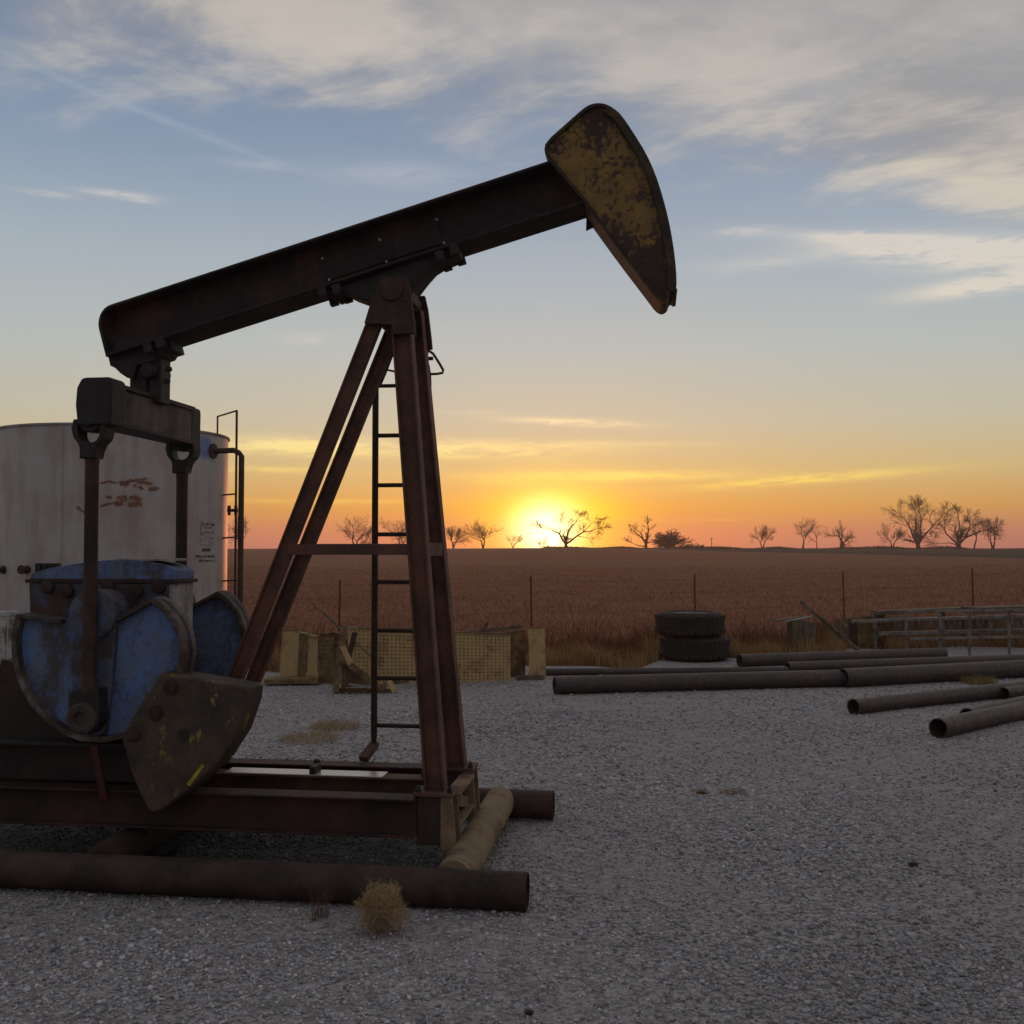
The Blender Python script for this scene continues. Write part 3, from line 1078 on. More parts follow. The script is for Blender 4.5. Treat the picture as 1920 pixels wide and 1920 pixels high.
# front end of the frame: box, pedestals, gussets; its lit faces painted pale tan
uf = fn1[0]
for v in (0.52, 1.11):
    MB().span((uf - 0.10, v - 0.085, zt + 0.003), (uf + 0.095, v + 0.085, zt + 0.021)).build('foot_plate', POST, pj, 0.003)
    MB().span((uf - 0.085, v - 0.07, 0.165), (uf + 0.03, v + 0.07, zt)).build('pedestal', PLATE, pj, 0.004)
    MB().prism([(uf + 0.032, zt), (uf + 0.09, zt), (uf + 0.115, 0.10), (uf + 0.032, 0.15)], v - 0.072, v - 0.058).build('gusset', LIT_TAN, pj, 0.002)
    MB().prism([(uf + 0.032, zt), (uf + 0.09, zt), (uf + 0.115, 0.10), (uf + 0.032, 0.15)], v + 0.058, v + 0.072).build('gusset', LIT_TAN, pj, 0.002)
    for du in (-0.08, 0.075):
        MB().lathe((uf + du, v - 0.06, zt + 0.021), (0, 0, 1), [(0, 0.014), (0.018, 0.014), (0.02, 0.008), (0.032, 0.008)], 8).build('anchor_bolt', DARK, pj)
MB().span((uf + 0.02, 0.595, zt - 0.03), (uf + 0.10, 1.035, zt - 0.012)).build('end_flange', LIT_TAN, pj, 0.003)
MB().span((uf + 0.02, 0.595, zb), (uf + 0.10, 1.035, zb + 0.016)).build('end_flange', LIT_TAN, pj, 0.003)
MB().span((uf + 0.02, 0.595, zb + 0.016), (uf + 0.034, 1.035, zt - 0.03)).build('end_web', DARK, pj)
q0, q1 = (uf + 0.055, 0.60, zt - 0.045), (uf + 0.055, 1.02, zb + 0.03)
MB().extr([(-0.03, -0.012), (0.03, -0.012), (0.03, 0.012), (-0.03, 0.012)], q0, q1, (0, 0, 1)).build('end_brace', LIT_TAN, pj, 0.002)

# skid pipes and the front cross pipe, coloured pale as if lit
RP = 0.084
MB().pipe((-5.2, 0.084, RP), (0.0, 0.084, RP), RP, 0.007, 32).build('skid_pipe', SKID, pj)
MB().pipe((-5.2, 1.66, RP), (-0.03, 1.66, RP), RP, 0.007, 32).build('skid_pipe', SKID, pj)
uc = uf + 0.155
MB().tube([(uc, 0.13, 0.105), (uc, 0.5, 0.10), (uc, 1.2, 0.10), (uc, 1.62, 0.105)], 0.088, 28).build('cross_pipe', LIT_TAN, pj)
MB().tube([(-2.05, 0.13, 0.11), (-2.05, 1.62, 0.11)], 0.088, 24).build('cross_pipe', SKID, pj)
MB().tube([(-3.9, 0.13, 0.11), (-3.9, 1.62, 0.11)], 0.088, 24).build('cross_pipe', SKID, pj)

# tail bearing, equaliser, pitmans
tb = [(216, 676), (219, 690), (228, 694), (238, 704), (250, 712), (262, 716), (262, 716), (268, 690), (300, 682), (306, 676), (318, 672), (322, 665), (336, 661), (330, 640), (230, 640)]
MB().prism([L2(a, b, VM) for a, b in tb], VM - 0.075, VM + 0.075).build('tail_bearing', DARK, pj, 0.005)
tc = [L2(a, 670, VM)[0] for a in (252, 284, 290, 311)]
tz0, tz1 = L(290, 748, VM)[2], L(290, 668, VM)[2]
MB().span((tc[0], VM - 0.05, tz0 - 0.03), (tc[1], VM + 0.05, tz1)).build('bearing_post', DARK, pj, 0.006)
MB().span((tc[2], VM - 0.06, tz0 - 0.03), (tc[3], VM + 0.06, tz1)).build('bearing_post', DARK, pj, 0.006)
q0 = L(292, 700, VM)
MB().lathe((q0[0], VM - 0.1, q0[2]), (0, 1, 0), [(0, 0.035), (0.01, 0.045), (0.19, 0.045), (0.2, 0.035)], 16).build('bearing_pin', DARK, pj)
for (px_, py_) in ((312, 690), (309, 712)):
    q0 = L(px_, py_, VM - 0.07)
    MB().lathe((q0[0] - 0.02, VM - 0.03, q0[2]), (1, 0, 0), [(0, 0.014), (0.028, 0.014), (0.03, 0.01)], 6).build('bearing_bolt', DARK, pj)

VN, VF = 0.315, 1.325
ea, ec = L(144, 755, 0.27), L(212, 755, 0.27)
EU = (ea[0] + ec[0]) / 2
EW = (ec[0] - ea[0]) / 2
zt0, zb0 = L(180, 708, 0.27)[2], L(180, 797, 0.27)[2]
eq = thing('equalizer', None, None)
del eq['label'], eq['category']
eq.parent = pj
eqp = [(EU - EW + 0.012, zb0), (EU - EW, zb0 + 0.1), (EU - EW + 0.006, zt0 - 0.05), (EU - EW + 0.03, zt0 - 0.006), (EU - EW + 0.05, zt0), (EU + EW - 0.02, zt0), (EU + EW - 0.004, zt0 - 0.012),
       (EU + EW, zt0 - 0.04), (EU + EW - 0.004, zb0)]
MB().prism(eqp, 0.255, 0.40).build('end_block', DARK, eq, 0.008)
MB().prism([(EU - 0.012 + (a - EU) * 0.72, zb0 + (b - zb0) * 0.96) for a, b in eqp], 1.25, 1.375).build('end_block', DARK, eq, 0.008)
MB().span((EU - EW + 0.014, 0.40, zb0 + 0.022), (EU + EW - 0.040, 1.25, zt0 - 0.036)).build('body', GREASE, eq, 0.005)
MB().span((EU - EW + 0.008, 0.39, zt0 - 0.036), (EU + EW - 0.026, 1.27, zt0 - 0.012)).build('top_flange', DARK, eq, 0.004)
MB().span((EU - EW + 0.008, 0.39, zb0 + 0.004), (EU + EW - 0.026, 1.27, zb0 + 0.022)).build('bottom_flange', DARK, eq, 0.004)


def yoke(vc):
    """forked top of a pitman: outline measured on the near one"""
    def P(a, b): return L2(a, b, VN)
    o = [(147, 788), (143, 806), (147, 822), (156, 834), (160, 846), (162, 860), (185, 860), (188, 846), (193, 834), (203, 824), (207, 808), (205, 788), (196, 788), (195, 818), (190, 827), (183, 831), (166, 831), (159, 826), (155, 818), (155, 788)]
    pm = thing('pitman_arm', None, None)
    del pm['label'], pm['category']
    pm.parent = pj
    MB().prism([P(a, b) for a, b in o], vc - 0.05, vc + 0.05).build('yoke', DARK, pm, 0.006)
    pin = P(175, 798)
    MB().lathe((pin[0], vc - 0.062, pin[1] + 0.015), (0, 1, 0), [(0, 0.02), (0.01, 0.028), (0.114, 0.028), (0.124, 0.02)], 18).build('pin', DARK, pm)
    sdl = [P(a, b) for a, b in ((158, 786), (158, 804), (167, 811), (183, 811), (193, 804), (193, 786))]
    MB().prism(sdl, vc - 0.042, vc + 0.042).build('bearing_shell', DARK, pm, 0.004)
    a, b = P(173, 850), P(167, 1300)
    MB().tube([(a[0], vc, a[1]), (a[0], vc, a[1] - 0.06), (b[0], vc, b[1] + 0.06), (b[0], vc, b[1])], [0.040, 0.034, 0.034, 0.040], 20).build('rod', SKID, pm)
    q_ = P(160, 855)
    MB().box((q_[0] + 0.003, vc - 0.01, q_[1] + 0.01), (0.03, 0.05, 0.05)).build('lug', DARK, pm, 0.003)
    bb = [P(x_, y_) for x_, y_ in ((136, 1296), (190, 1290), (193, 1352), (176, 1374), (150, 1374), (134, 1352))]
    MB().prism(bb, vc - 0.035, vc + 0.06).build('wrist_bearing', DARK, pm, 0.006)
    c_ = P(163, 1344)
    MB().lathe((c_[0], vc - 0.036, c_[1]), (0, -1, 0), [(0, 0.078), (0.02, 0.076), (0.03, 0.06), (0.03, 0.035), (0.012, 0.03), (0.012, 0.0)], 28).build('wrist_nut', RIM, pm)
    return pm


yoke(VN)
yoke(VF)

# cranks with their fan-shaped weights
disc_px = [(36, 1150), (28, 1190), (28, 1222), (34, 1256), (46, 1290), (64, 1322), (90, 1350), (122, 1374), (156, 1388), (200, 1391), (246, 1382), (290, 1356), (325, 1316), (346, 1270), (353, 1222), (348, 1188),
           (334, 1158), (314, 1134), (292, 1119), (250, 1141), (212, 1163), (120, 1161)]


def crank(vc, sgn, weight):
    """vc = plane of the web; sgn -1 when the near side carries the rim"""
    def P(a, b): return L2(a, b, 0.40)
    cr = thing('crank', None, None)
    del cr['label'], cr['category']
    cr.parent = pj
    poly = [P(a, b) for a, b in disc_px]
    MB().prism(poly, vc - 0.02, vc + 0.02).build('weight_web', BLUE, cr)
    arcp_ = [P(a, b) for a, b in disc_px[:19]]
    MB().strip(arcp_, 0.030, vc - 0.068, vc + 0.068).build('weight_rim', RIM_L if weight else RIM_L, cr, 0.004)
    for (a, b) in (((292, 1119), (212, 1163)), ((120, 1161), (36, 1150))):
        MB().strip([P(*a), P(*b)], 0.022, vc - 0.062, vc + 0.062).build('weight_rib', RIM, cr, 0.003)
    hub = P(180, 1152)
    MB().lathe((hub[0], vc - 0.085, hub[1]), (0, 1, 0), [(0, 0.03), (0, 0.10), (0.012, 0.125), (0.17, 0.125), (0.182, 0.10), (0.182, 0.03)], 32).build('hub', BLUE_D, cr)
    arm = [P(a, b) for a, b in ((140, 1150), (222, 1150), (212, 1290), (200, 1375), (178, 1386), (150, 1386), (134, 1370), (138, 1290))]
    MB().prism(arm, vc - 0.058, vc - 0.018).build('crank_web', BLUE_D, cr, 0.008)
    if weight:
        wp = [(301, 1262), (380, 1274), (469, 1289), (466, 1318), (446, 1376), (414, 1426), (362, 1478), (300, 1522), (288, 1526), (277, 1520), (262, 1490), (244, 1446), (228, 1388), (244, 1350), (272, 1306)]
        wl = [L2(a, b, 0.29) for a, b in wp]
        mw = MB().prism(wl, 0.29, 0.475).build('bolt_on_weight', WEIGHT, cr, 0.012)
        mw['label'] = 'dark wedge shaped bolt-on counterweight with yellow scrapes'
        for (a, b) in ((322, 1289), (293, 1337), (252, 1376)):
            q_ = L(a, b, 0.29)
            MB().lathe((q_[0], 0.291, q_[2]), (0, -1, 0), [(0, 0.042), (0.004, 0.042), (0.006, 0.030), (0.02, 0.028), (0.022, 0.018)], 12).build('weight_bolt', SKID, cr)
        q_ = L(344, 1379, 0.29)
        MB().lathe((q_[0], 0.289, q_[2]), (0, -1, 0), [(0, 0.032), (0.003, 0.032), (0.004, 0.02)], 14).build('weight_plug', DARK, cr)
        s0, s1, s2, s3 = (350, 1470), (379, 1432), (383, 1437), (356, 1474)
        MB().prism([L2(*p_, 0.288) for p_ in (s0, s1, s2, s3)], 0.2865, 0.2905).build('paint_scrape', STREAKY, cr)
    return cr


crank(0.435, -1, True)
crank(1.215, 1, False)
hub = L2(180, 1152, 0.40)
MB().tube([(hub[0], 0.46, hub[1]), (hub[0], 1.19, hub[1])], 0.06, 20).build('crankshaft', DARK, pj)

# gear reducer and its pedestal
vg0, vg1 = 0.60, 0.83
gb = thing('gearbox', None, None)
del gb['label'], gb['category']
gb.parent = pj
gp = [(56, 1150), (55, 1086), (60, 1075), (90, 1066), (140, 1057), (190, 1051), (226, 1049), (262, 1051), (298, 1057), (318, 1063), (328, 1070), (328, 1090)]
split = [L2(a, b, vg0) for a, b in gp]
zl = L2(200, 1089, vg0)[1]
ul, ur = split[0][0], split[-1][0]
MB().prism([(ul, zl + 0.008)] + split[1:-1] + [(ur, zl + 0.008)], vg0, vg1).build('cover', BLUE, gb, 0.010)
MB().span((ul - 0.02, vg0 - 0.02, zl - 0.012), (ur + 0.015, vg1 + 0.02, zl + 0.008)).build('joint_flange', BASE, gb, 0.003)
MB().prism([(ul, zl - 0.012), (ur, zl - 0.012), (ur, 0.86), (ul + 0.05, 0.86), (ul, 1.1)], vg0, vg1 - 0.005).build('case', PALE, gb, 0.008)  # pale colour stands in for light on the right face
MB().prism([(ul, zl - 0.013), (ur - 0.03, zl - 0.013), (ur - 0.03, 1.0), (ul + 0.02, 1.0)], vg0 - 0.012, vg0 - 0.002).build('case_front', painted('case_rusty_blue', (0.075, 0.10, 0.145), (0.085, 0.045, 0.035), 0.40, 6.0), gb, 0.003)
MB().span((ur - 0.35, vg0 + 0.03, L2(260, 1050, vg0)[1] - 0.004), (ur - 0.02, vg1 - 0.02, L2(260, 1049, vg0)[1] + 0.004)).build('breather_plate', PALE, gb)
for i, a in enumerate((92, 128, 205, 258, 300)):
    q_ = L(a, 1100 + (i % 2) * 8, vg0 - 0.012)
    MB().lathe((q_[0], vg0 - 0.012, q_[2]), (0, -1, 0), [(0, 0.035), (0.025, 0.035), (0.03, 0.026)], 14).build('bearing_cap', SKID, gb)
for a in (72, 84, 96, 104):
    q_ = L(a, 1066, vg0 + 0.05)
    MB().box((q_[0], vg0 + 0.06, q_[2] + 0.004), (0.03, 0.04, 0.05)).build('fitting', DARK, gb, 0.003)
for v in (vg0 + 0.02, vg1 - 0.02):
    q_ = L(320, 1088, v)
    MB().lathe((ur - 0.01, v, zl - 0.03), (0, 0, 1), [(0, 0.012), (0.055, 0.012)], 6).build('case_bolt', BASE, gb)
ped = [(ul - 0.35, zt + 0.002), (ul - 0.12, 1.02), (ur + 0.01, 0.86), (ur + 0.10, zt + 0.002)]
MB().prism(ped, 0.545, 1.09).build('gearbox_pedestal', PEDM, pj, 0.005)
MB().prism([(ul - 0.36, 0.60), (ur + 0.2, 0.60), (ur + 0.2, 0.62), (ul - 0.36, 0.62)], 0.42, 0.54).build('pedestal_ledge', DARK, pj, 0.003)
q0, q1 = L(176, 1398, 0.36), L(196, 1500, 0.36)
MB().extr([(-0.02, -0.01), (0.02, -0.01), (0.02, 0.01), (-0.02, 0.01)], q0, q1, (1, 0, 0)).build('brake_lever', REDP, pj, 0.003)

# ladder on the far side of the post
ld = thing('ladder', None, None)
del ld['label'], ld['category']
ld.parent = pj
VL = 1.33
u0, u1 = L(703, 1000, VL)[0], L(803, 760, VL)[0]
zbot, ztop = L(703, 1395, VL)[2], L(703, 722, VL)[2]
MB().tube([(u0, VL, zbot), (u0, VL, zbot + 0.05), (u0, VL, ztop)], [0.012, 0.019, 0.019], 12).build('rail', LADDER, ld)
zspk = L(801, 684, VL)[2]
MB().tube([(u1, VL, zbot), (u1, VL, zspk - 0.10), (u1, VL, zspk - 0.06), (u1, VL, zspk)], [0.019, 0.019, 0.017, 0.007], 12).build('rail', LADDER, ld)
for py_ in (724, 817, 910, 1002, 1091, 1182, 1271, 1360):
    zz = L(703, py_, VL)[2]
    MB().tube([(u0, VL, zz), (u1, VL, zz)], 0.0125 if py_ > 800 else 0.011, 8).build('rung', LADDER, ld)
foot = MB()
foot.extr([(-0.016, -0.028), (0.016, -0.028), (0.016, 0.028), (-0.016, 0.028)], (u0, VL + 0.02, zbot), (u0 - 0.03, 1.215, zf + 0.020), (0, 0, 1))
foot.build('foot_bracket', MIDB, ld, 0.003)


def wire(pts, r=0.0075):
    return [tuple(L(a, b, v)) for a, b, v in pts]


MB().tube(wire([(800, 655, VL), (812, 663, VL), (823, 680, VL), (831, 694, VL), (830, 699, VL), (820, 701, VL), (794, 702, VL)]), 0.0075, 8).build('safety_bail', LADDER, ld)
MB().tube(wire([(742, 652, VL), (733, 672, VL), (722, 700, VL), (711, 726, VL)]), 0.0085, 8).build('safety_bail', LADDER, ld)
MB().tube(wire([(714, 691, VL), (742, 697, VL), (768, 700, VL)]), 0.006, 8).build('safety_bail', LADDER, ld)
q_ = L(796, 666, (VL - 0.04))
MB().lathe((q_[0], (VL - 0.04), q_[2] - 0.05), (0, 0, 1), [(0, 0.022), (0.03, 0.026), (0.045, 0.018), (0.07, 0.026), (0.095, 0.032), (0.10, 0.03)], 16).build('pulley_cap', LADDER, ld)
MB().tube([(q_[0], (VL - 0.04), q_[2] - 0.02), (q_[0] + 0.05, (VL - 0.04), q_[2] - 0.02)], 0.011, 8).build('cap_bolt', LADDER, ld)
MB().span((q_[0] - 0.12, 1.06, q_[2] - 0.06), (q_[0] - 0.02, (VL - 0.02), q_[2] - 0.03)).build('ladder_bracket', LADDER, ld)

# white belt guard of the engine end, at the left of the gearbox
bg_ = thing('belt_guard', None, None)
del bg_['label'], bg_['category']
bg_.parent = pj
VB = 0.95
g0, g1 = L(-70, 1145, VB), L(27, 1255, VB)
MB().span((g0[0], VB - 0.02, g0[2] - 0.03), (g1[0], VB + 0.02, g0[2])).build('guard_rail', WHITEP, bg_, 0.006)
MB().span((g1[0] - 0.03, VB - 0.02, g1[2]), (g1[0], VB + 0.02, g0[2] - 0.03)).build('guard_post', WHITEP, bg_, 0.004)
g2 = L(12, 1250, VB)
MB().span((g0[0], VB - 0.012, g1[2] + 0.02), (g2[0], VB + 0.005, g0[2] - 0.055)).build('guard_panel', WHITEP, bg_, 0.006)
g3 = L(10, 1308, VB)
MB().span((g0[0], VB - 0.02, g3[2] - 0.045), (g3[0], VB + 0.03, g3[2])).build('guard_rail', WHITEP, bg_, 0.004)
g4 = L(4, 1350, VB)
MB().span((g0[0], VB - 0.012, g4[2]), (g4[0], VB + 0.012, g3[2] - 0.046)).build('guard_panel', WHITEP, bg_, 0.004)
MB().span((g0[0], VB + 0.03, zt), (g1[0] - 0.1, VB + 0.06, g0[2] - 0.1)).build('guard_back', DARK, bg_)

# ------------------------------------------------------------------ storage tank
tk = thing('storage_tank', 'large faded white storage tank with rust scars behind the pump jack', 'tank', (TANK_C[0], TANK_C[1], 0))
prof = [(0, TANK_R - 0.002), (0.03, TANK_R)] + [(h, TANK_R + 0.004 * (i % 2)) for i, h in enumerate(np.linspace(0.1, TANK_TOP - 0.03, 9))] + [(TANK_TOP, TANK_R)]
MB().lathe((0, 0, 0), (0, 0, 1), [(0, TANK_R), (TANK_TOP, TANK_R)], 96).build('shell', TANKW, tk)
MB().lathe((0, 0, TANK_TOP), (0, 0, 1), [(-0.012, TANK_R + 0.022), (0.012, TANK_R + 0.022), (0.013, TANK_R - 0.05), (0.09, 0.2), (0.095, 0.0)], 96).build('roof', PALE, tk)
MB().lathe((0.55, -0.15, TANK_TOP + 0.03), (0, 0, 1), [(0, 0.2), (0.09, 0.2), (0.10, 0.16)], 20).build('hatch', PALE, tk)


def tk_l(p):
    return (p[0] - TANK_C[0], p[1] - TANK_C[1], p[2])


# fill pipe and ladder at the right side
ph, pz, pp_ = tank_local(399, 846)
dp = W(453, 848, 13.65)
MB().tube([tk_l(pp_ + np.array([-0.04, 0.03, 0])), tk_l(np.array([dp[0] - 0.10, dp[1] - 0.03, pp_[2] + 0.01])), tk_l(np.array([dp[0] - 0.04, dp[1], dp[2] - 0.005])), tk_l(np.array([dp[0], dp[1], dp[2] - 0.05])),
           tk_l(np.array([dp[0], dp[1], 0.02]))], 0.037, 16).build('fill_pipe', TANKP, tk)
MB().lathe(tk_l(pp_), (math.sin(ph), -math.cos(ph), 0), [(0, 0.10), (0.02, 0.10), (0.021, 0.06)], 18).build('pipe_flange', TANKP, tk)
B0 = W(444, 770, 13.9)
A0 = W(408, 781, 14.5)
MB().tube([tk_l((B0[0], B0[1], 0.0)), tk_l(B0)], 0.016, 8).build('ladder_rail', TANKP, tk)
MB().tube([tk_l(B0), tk_l(A0), tk_l((A0[0], A0[1], TANK_TOP + 0.02))], 0.013, 8).build('handrail', TANKP, tk)
for py_ in (926, 1007, 1088, 1150):
    b_ = W(444, py_, 13.9)
    MB().tube([tk_l(b_), tk_l((b_[0] - 0.27, b_[1] + 0.10, b_[2] - 0.015))], 0.011, 8).build('rung', TANKP, tk)
b_ = W(436, 957, 13.88)
for dx in (-0.045, 0.045):
    MB().box(tk_l((b_[0] + dx, b_[1], b_[2])), (0.035, 0.05, 0.13)).build('gauge_bracket', DARK, tk, 0.003)
MB().box(tk_l((b_[0], b_[1], b_[2])), (0.14, 0.03, 0.04)).build('gauge_bracket', DARK, tk)
for px_ in (8, 52):
    t_, z_, p_ = tank_local(px_, 1068)
    MB().lathe(tk_l(p_), (math.sin(t_), -math.cos(t_), 0), [(-0.01, 0.05), (0.03, 0.05), (0.035, 0.03), (0.09, 0.03), (0.092, 0.055), (0.11, 0.055)], 14).build('valve', SKID, tk)


def on_wall(px, py, off):
    t_, z_, _ = tank_local(px, py)
    return np.array([math.sin(t_) * (TANK_R + off), -math.cos(t_) * (TANK_R + off), z_])


def wall_patch(x0, y0, x1, y1, off, thick, name, mat, n_=4):
    m_ = MB()
    t0, za, _ = tank_local(x0, y0)
    t1, zb_, _ = tank_local(x1, y1)
    P, Fc = [], []
    for i in range(n_ + 1):
        t = t0 + (t1 - t0) * i / n_
        for rr in (off, off + thick):
            for zz in (za, zb_):
                P.append((math.sin(t) * (TANK_R + rr), -math.cos(t) * (TANK_R + rr), zz))
    for i in range(n_):
        a, b = 4 * i, 4 * i + 4
        Fc += [(a + 2, b + 2, b + 3, a + 3), (a, a + 1, b + 1, b), (a, b, b + 2, a + 2), (a + 1, a + 3, b + 3, b + 1)]
    Fc += [(0, 2, 3, 1), (4 * n_, 4 * n_ + 1, 4 * n_ + 3, 4 * n_ + 2)]
    m_.add(P, Fc)
    return m_.build(name, mat, tk, smooth=0)


wall_patch(376, 977, 402, 1022, 0.002, 0.006, 'notice_panel', NOTICE)
for (x0, y0, x1, y1) in ((378, 978, 380, 987), (384, 981, 391, 985), (395, 982, 400, 986), (383, 989, 394, 991), (382, 997, 393, 999), (395, 998, 400, 1000), (377, 1000, 380, 1003),
                         (383, 1008, 392, 1009), (394, 1008, 398, 1010)):
    wall_patch(x0, y0, x1, y1, 0.009, 0.0015, 'ink_mark', INK, 1)
for (x0, y0, x1, y1) in ((378, 1028, 394, 1034), (366, 1041, 375, 1045), (376, 1042, 381, 1045), (383, 1041, 387, 1045), (389, 1041, 402, 1045), (373, 1049, 380, 1053), (382, 1050, 392, 1053), (394, 1050, 400, 1052)):
    wall_patch(x0, y0, x1, y1, 0.002, 0.0015, 'ink_mark', INK, 1)
wall_patch(402, 1045, 408, 1054, 0.002, 0.004, 'pale_tag', NOTICE, 1)
t_, _, p_ = tank_local(115, 1000)
MB().span((math.sin(t_) * (TANK_R) - 0.006, -math.cos(t_) * TANK_R - 0.008, 0.0), (math.sin(t_) * TANK_R + 0.006, -math.cos(t_) * TANK_R + 0.02, TANK_TOP - 0.02)).build('shell_seam', TANKW, tk)

# ------------------------------------------------------------------ yellow scrap along the yard edge
YS = 'yellow steel scrap by the field edge'


def upright_sheet(name, label, cat, bl, br, hl, hr, mat, holes=None, lip=0.0, thick=0.006, lean=0.0):
    """a sheet standing on its edge between two ground points, with its own heights; may be perforated"""
    bl, br = Vector(bl), Vector(br)
    o = thing(name, label, cat, tuple(bl), 0, YS)
    ax = br - bl
    ln = ax.length
    a = ax.normalized()
    nrm = Vector((a.y, -a.x, 0))
    m_ = MB()
    nx, nz = (holes if holes else (1, 1))
    cols, rows = 2 * nx + 1, 2 * nz + 1
    sq_ = 0.16 if holes else 0.0

    def pt(i, j):
        fx, fz = (i + (sq_ if i % 2 else -sq_) * (0 < i < cols)) / cols, (j + (sq_ if j % 2 else -sq_) * (0 < j < rows)) / rows
        hh = hl + (hr - hl) * fx
        return a * (ln * fx) + Vector((0, 0, hh * fz)) - nrm * (lean * hh * fz)
    P = [pt(i, j) for i in range(cols + 1) for j in range(rows + 1)]
    Fc = []
    for i in range(cols):
        for j in range(rows):
            if holes and i % 2 == 1 and j % 2 == 1:
                continue
            k = i * (rows + 1) + j
            Fc.append((k, k + rows + 1, k + rows + 2, k + 1))
    m_.add(P, Fc)
    s = m_.build('sheet', mat, o, smooth=0)
    so = s.modifiers.new('solid', 'SOLIDIFY')
    so.thickness = thick
    if holes:
        off = -nrm * 0.055
        MB().add([off, a * ln + off, a * ln + Vector((0, 0, hr)) + off * 1.3, Vector((0, 0, hl)) + off * 1.3], [(0, 1, 2, 3)]).build('back_sheet', YEL_D, o, smooth=0).modifiers.new('solid', 'SOLIDIFY').thickness = 0.004
    if lip:
        p0 = Vector((0, 0, hl)) - nrm * lean * hl
        p1 = a * ln + Vector((0, 0, hr)) - nrm * lean * hr
        MB().extr([(-lip / 2, -0.005), (lip / 2, -0.005), (lip / 2, 0.005), (-lip / 2, 0.005)], p0 + Vector((0, 0, 0.006)), p1 + Vector((0, 0, 0.006)), nrm).build('top_lip', YEL_D, o)
    return o


def hz(px, py, Y):
    return W(px, py, Y)[2]


def sheet_px(name, label, cat, xl, yl, xr, yr, tl_, tr_, mat, **kw):
    p0, p1 = G(xl, yl), G(xr, yr)
    return upright_sheet(name, label, cat, p0, p1, hz(xl, tl_, p0[1]), hz(xr, tr_, p1[1]), mat, **kw)


sheet_px('walkway_section', 'long yellow perforated walkway panel standing on edge behind the ladder', 'metal panel', 652, 1283, 957, 1277, 1177, 1190, YELLOW, holes=(40, 14), lip=0.05, lean=0.03)
sheet_px('steel_plate', 'plain yellow plate leaning at the far left of the scrap row', 'metal panel', 524, 1273, 556, 1275, 1183, 1184, YELLOW, lip=0.02, lean=0.10)
sheet_px('folded_channel', 'narrow dull yellow channel with a bright bent top, beside the plain plate', 'metal panel', 557, 1277, 573, 1279, 1186, 1190, YEL_D, lip=0.10, lean=0.05)
sheet_px('folded_channel', 'narrow yellow channel next to the perforated scrap piece', 'metal panel', 576, 1279, 594, 1281, 1191, 1195, YELLOW, lip=0.10, lean=0.02)
sheet_px('walkway_scrap', 'short perforated rusty yellow piece left of the bent stand', 'metal panel', 596, 1281, 634, 1283, 1190, 1186, YEL_D, holes=(6, 11), lip=0.08, lean=0.05)
sheet_px('steel_plate', 'dull yellow plate half hidden past the right end of the perforated panel', 'metal panel', 950, 1270, 985, 1268, 1186, 1182, YEL_D, lip=0.03)
sheet_px('steel_plate', 'upright yellow end plate at the right end of the scrap row', 'metal panel', 993, 1272, 1024, 1270, 1178, 1177, YELLOW, lean=0.06, lip=0.02)
# boards and rods lying in the heap
b0, b1 = G(968, 1271, 0.03), G(1020, 1270, 0.03)
tag(MB().extr([(-0.03, -0.03), (0.03, -0.03), (0.03, 0.03), (-0.03, 0.03)], b0, b1, (0, 0, 1)).build('wood_block', OLDWOOD, None, 0.004), 'short pale block on the gravel under the yellow plates', 'block')
b0, b1 = W(586, 1131, 13.0), W(640, 1180, 12.6)
tag(MB().tube([b0, b1, b1 + (b1 - b0) * 1.3], 0.012, 8).build('steel_rod', OLDWOOD), 'thin rod sticking up at a slant behind the yellow scrap', 'rod')
b0, b1 = W(870, 1186, 13.1), W(976, 1175, 13.1)
tag(MB().extr([(-0.02, -0.012), (0.02, -0.012), (0.02, 0.012), (-0.02, 0.012)], b0, b1, (0, 0, 1)).build('wood_strip', OLDWOOD), 'thin strip of wood lying along the top of the perforated panel', 'wood')
b0 = G(905, 1269, 0)
tag(MB().tube([b0, W(906, 1185, b0[1]), W(914, 1166, b0[1])], 0.02, 6).build('stake', OLDWOOD), 'dark bent stake behind the perforated panel', 'stake')
b0 = G(520, 1283)
tag(MB().box((b0[0] + 0.18, b0[1], 0.05), (0.62, 0.3, 0.06), 0.1).build('plate_offcut', YEL_D, None, 0.004), 'flat dull yellow offcut lying before the plain plate', 'offcut')

# bent stand with its triangle foot
bs = thing('bent_stand', 'bent yellow steel stand with a triangular foot before the perforated panel', 'stand', tuple(G(625, 1301)), 0)
bo = G(625, 1301)


def bl_(px, py, Y):
    return W(px, py, Y) - bo


Y0 = bo[1]
fl = [(-0.03, -0.008), (0.03, -0.008), (0.03, 0.008), (-0.03, 0.008)]
ang = [(-0.035, -0.035), (0.035, -0.035), (0.035, -0.022), (-0.022, -0.022), (-0.022, 0.035), (-0.035, 0.035)]
MB().extr(ang, bl_(630, 1298, Y0), bl_(645, 1174, Y0 + 0.1), (1, 0, 0)).build('upright', YEL_D, bs)
MB().extr(ang, bl_(626, 1296, Y0 + 0.02), bl_(740, 1298, Y0 + 0.05), (0, 0, 1)).build('foot_bar', YEL_D, bs)
MB().extr(fl, bl_(612, 1272, Y0 + 0.4), bl_(634, 1186, Y0 + 0.15), (1, 0, 0)).build('side_bar', YEL_D, bs)
MB().extr(fl, bl_(640, 1207, Y0 + 0.05), bl_(661, 1252, Y0 - 0.02), (1, 0, 0)).build('strut', YELLOW, bs)
MB().extr(fl, bl_(657, 1246, Y0 - 0.02), bl_(716, 1292, Y0 - 0.02), (0, 0, 1)).build('strut', YEL_D, bs)
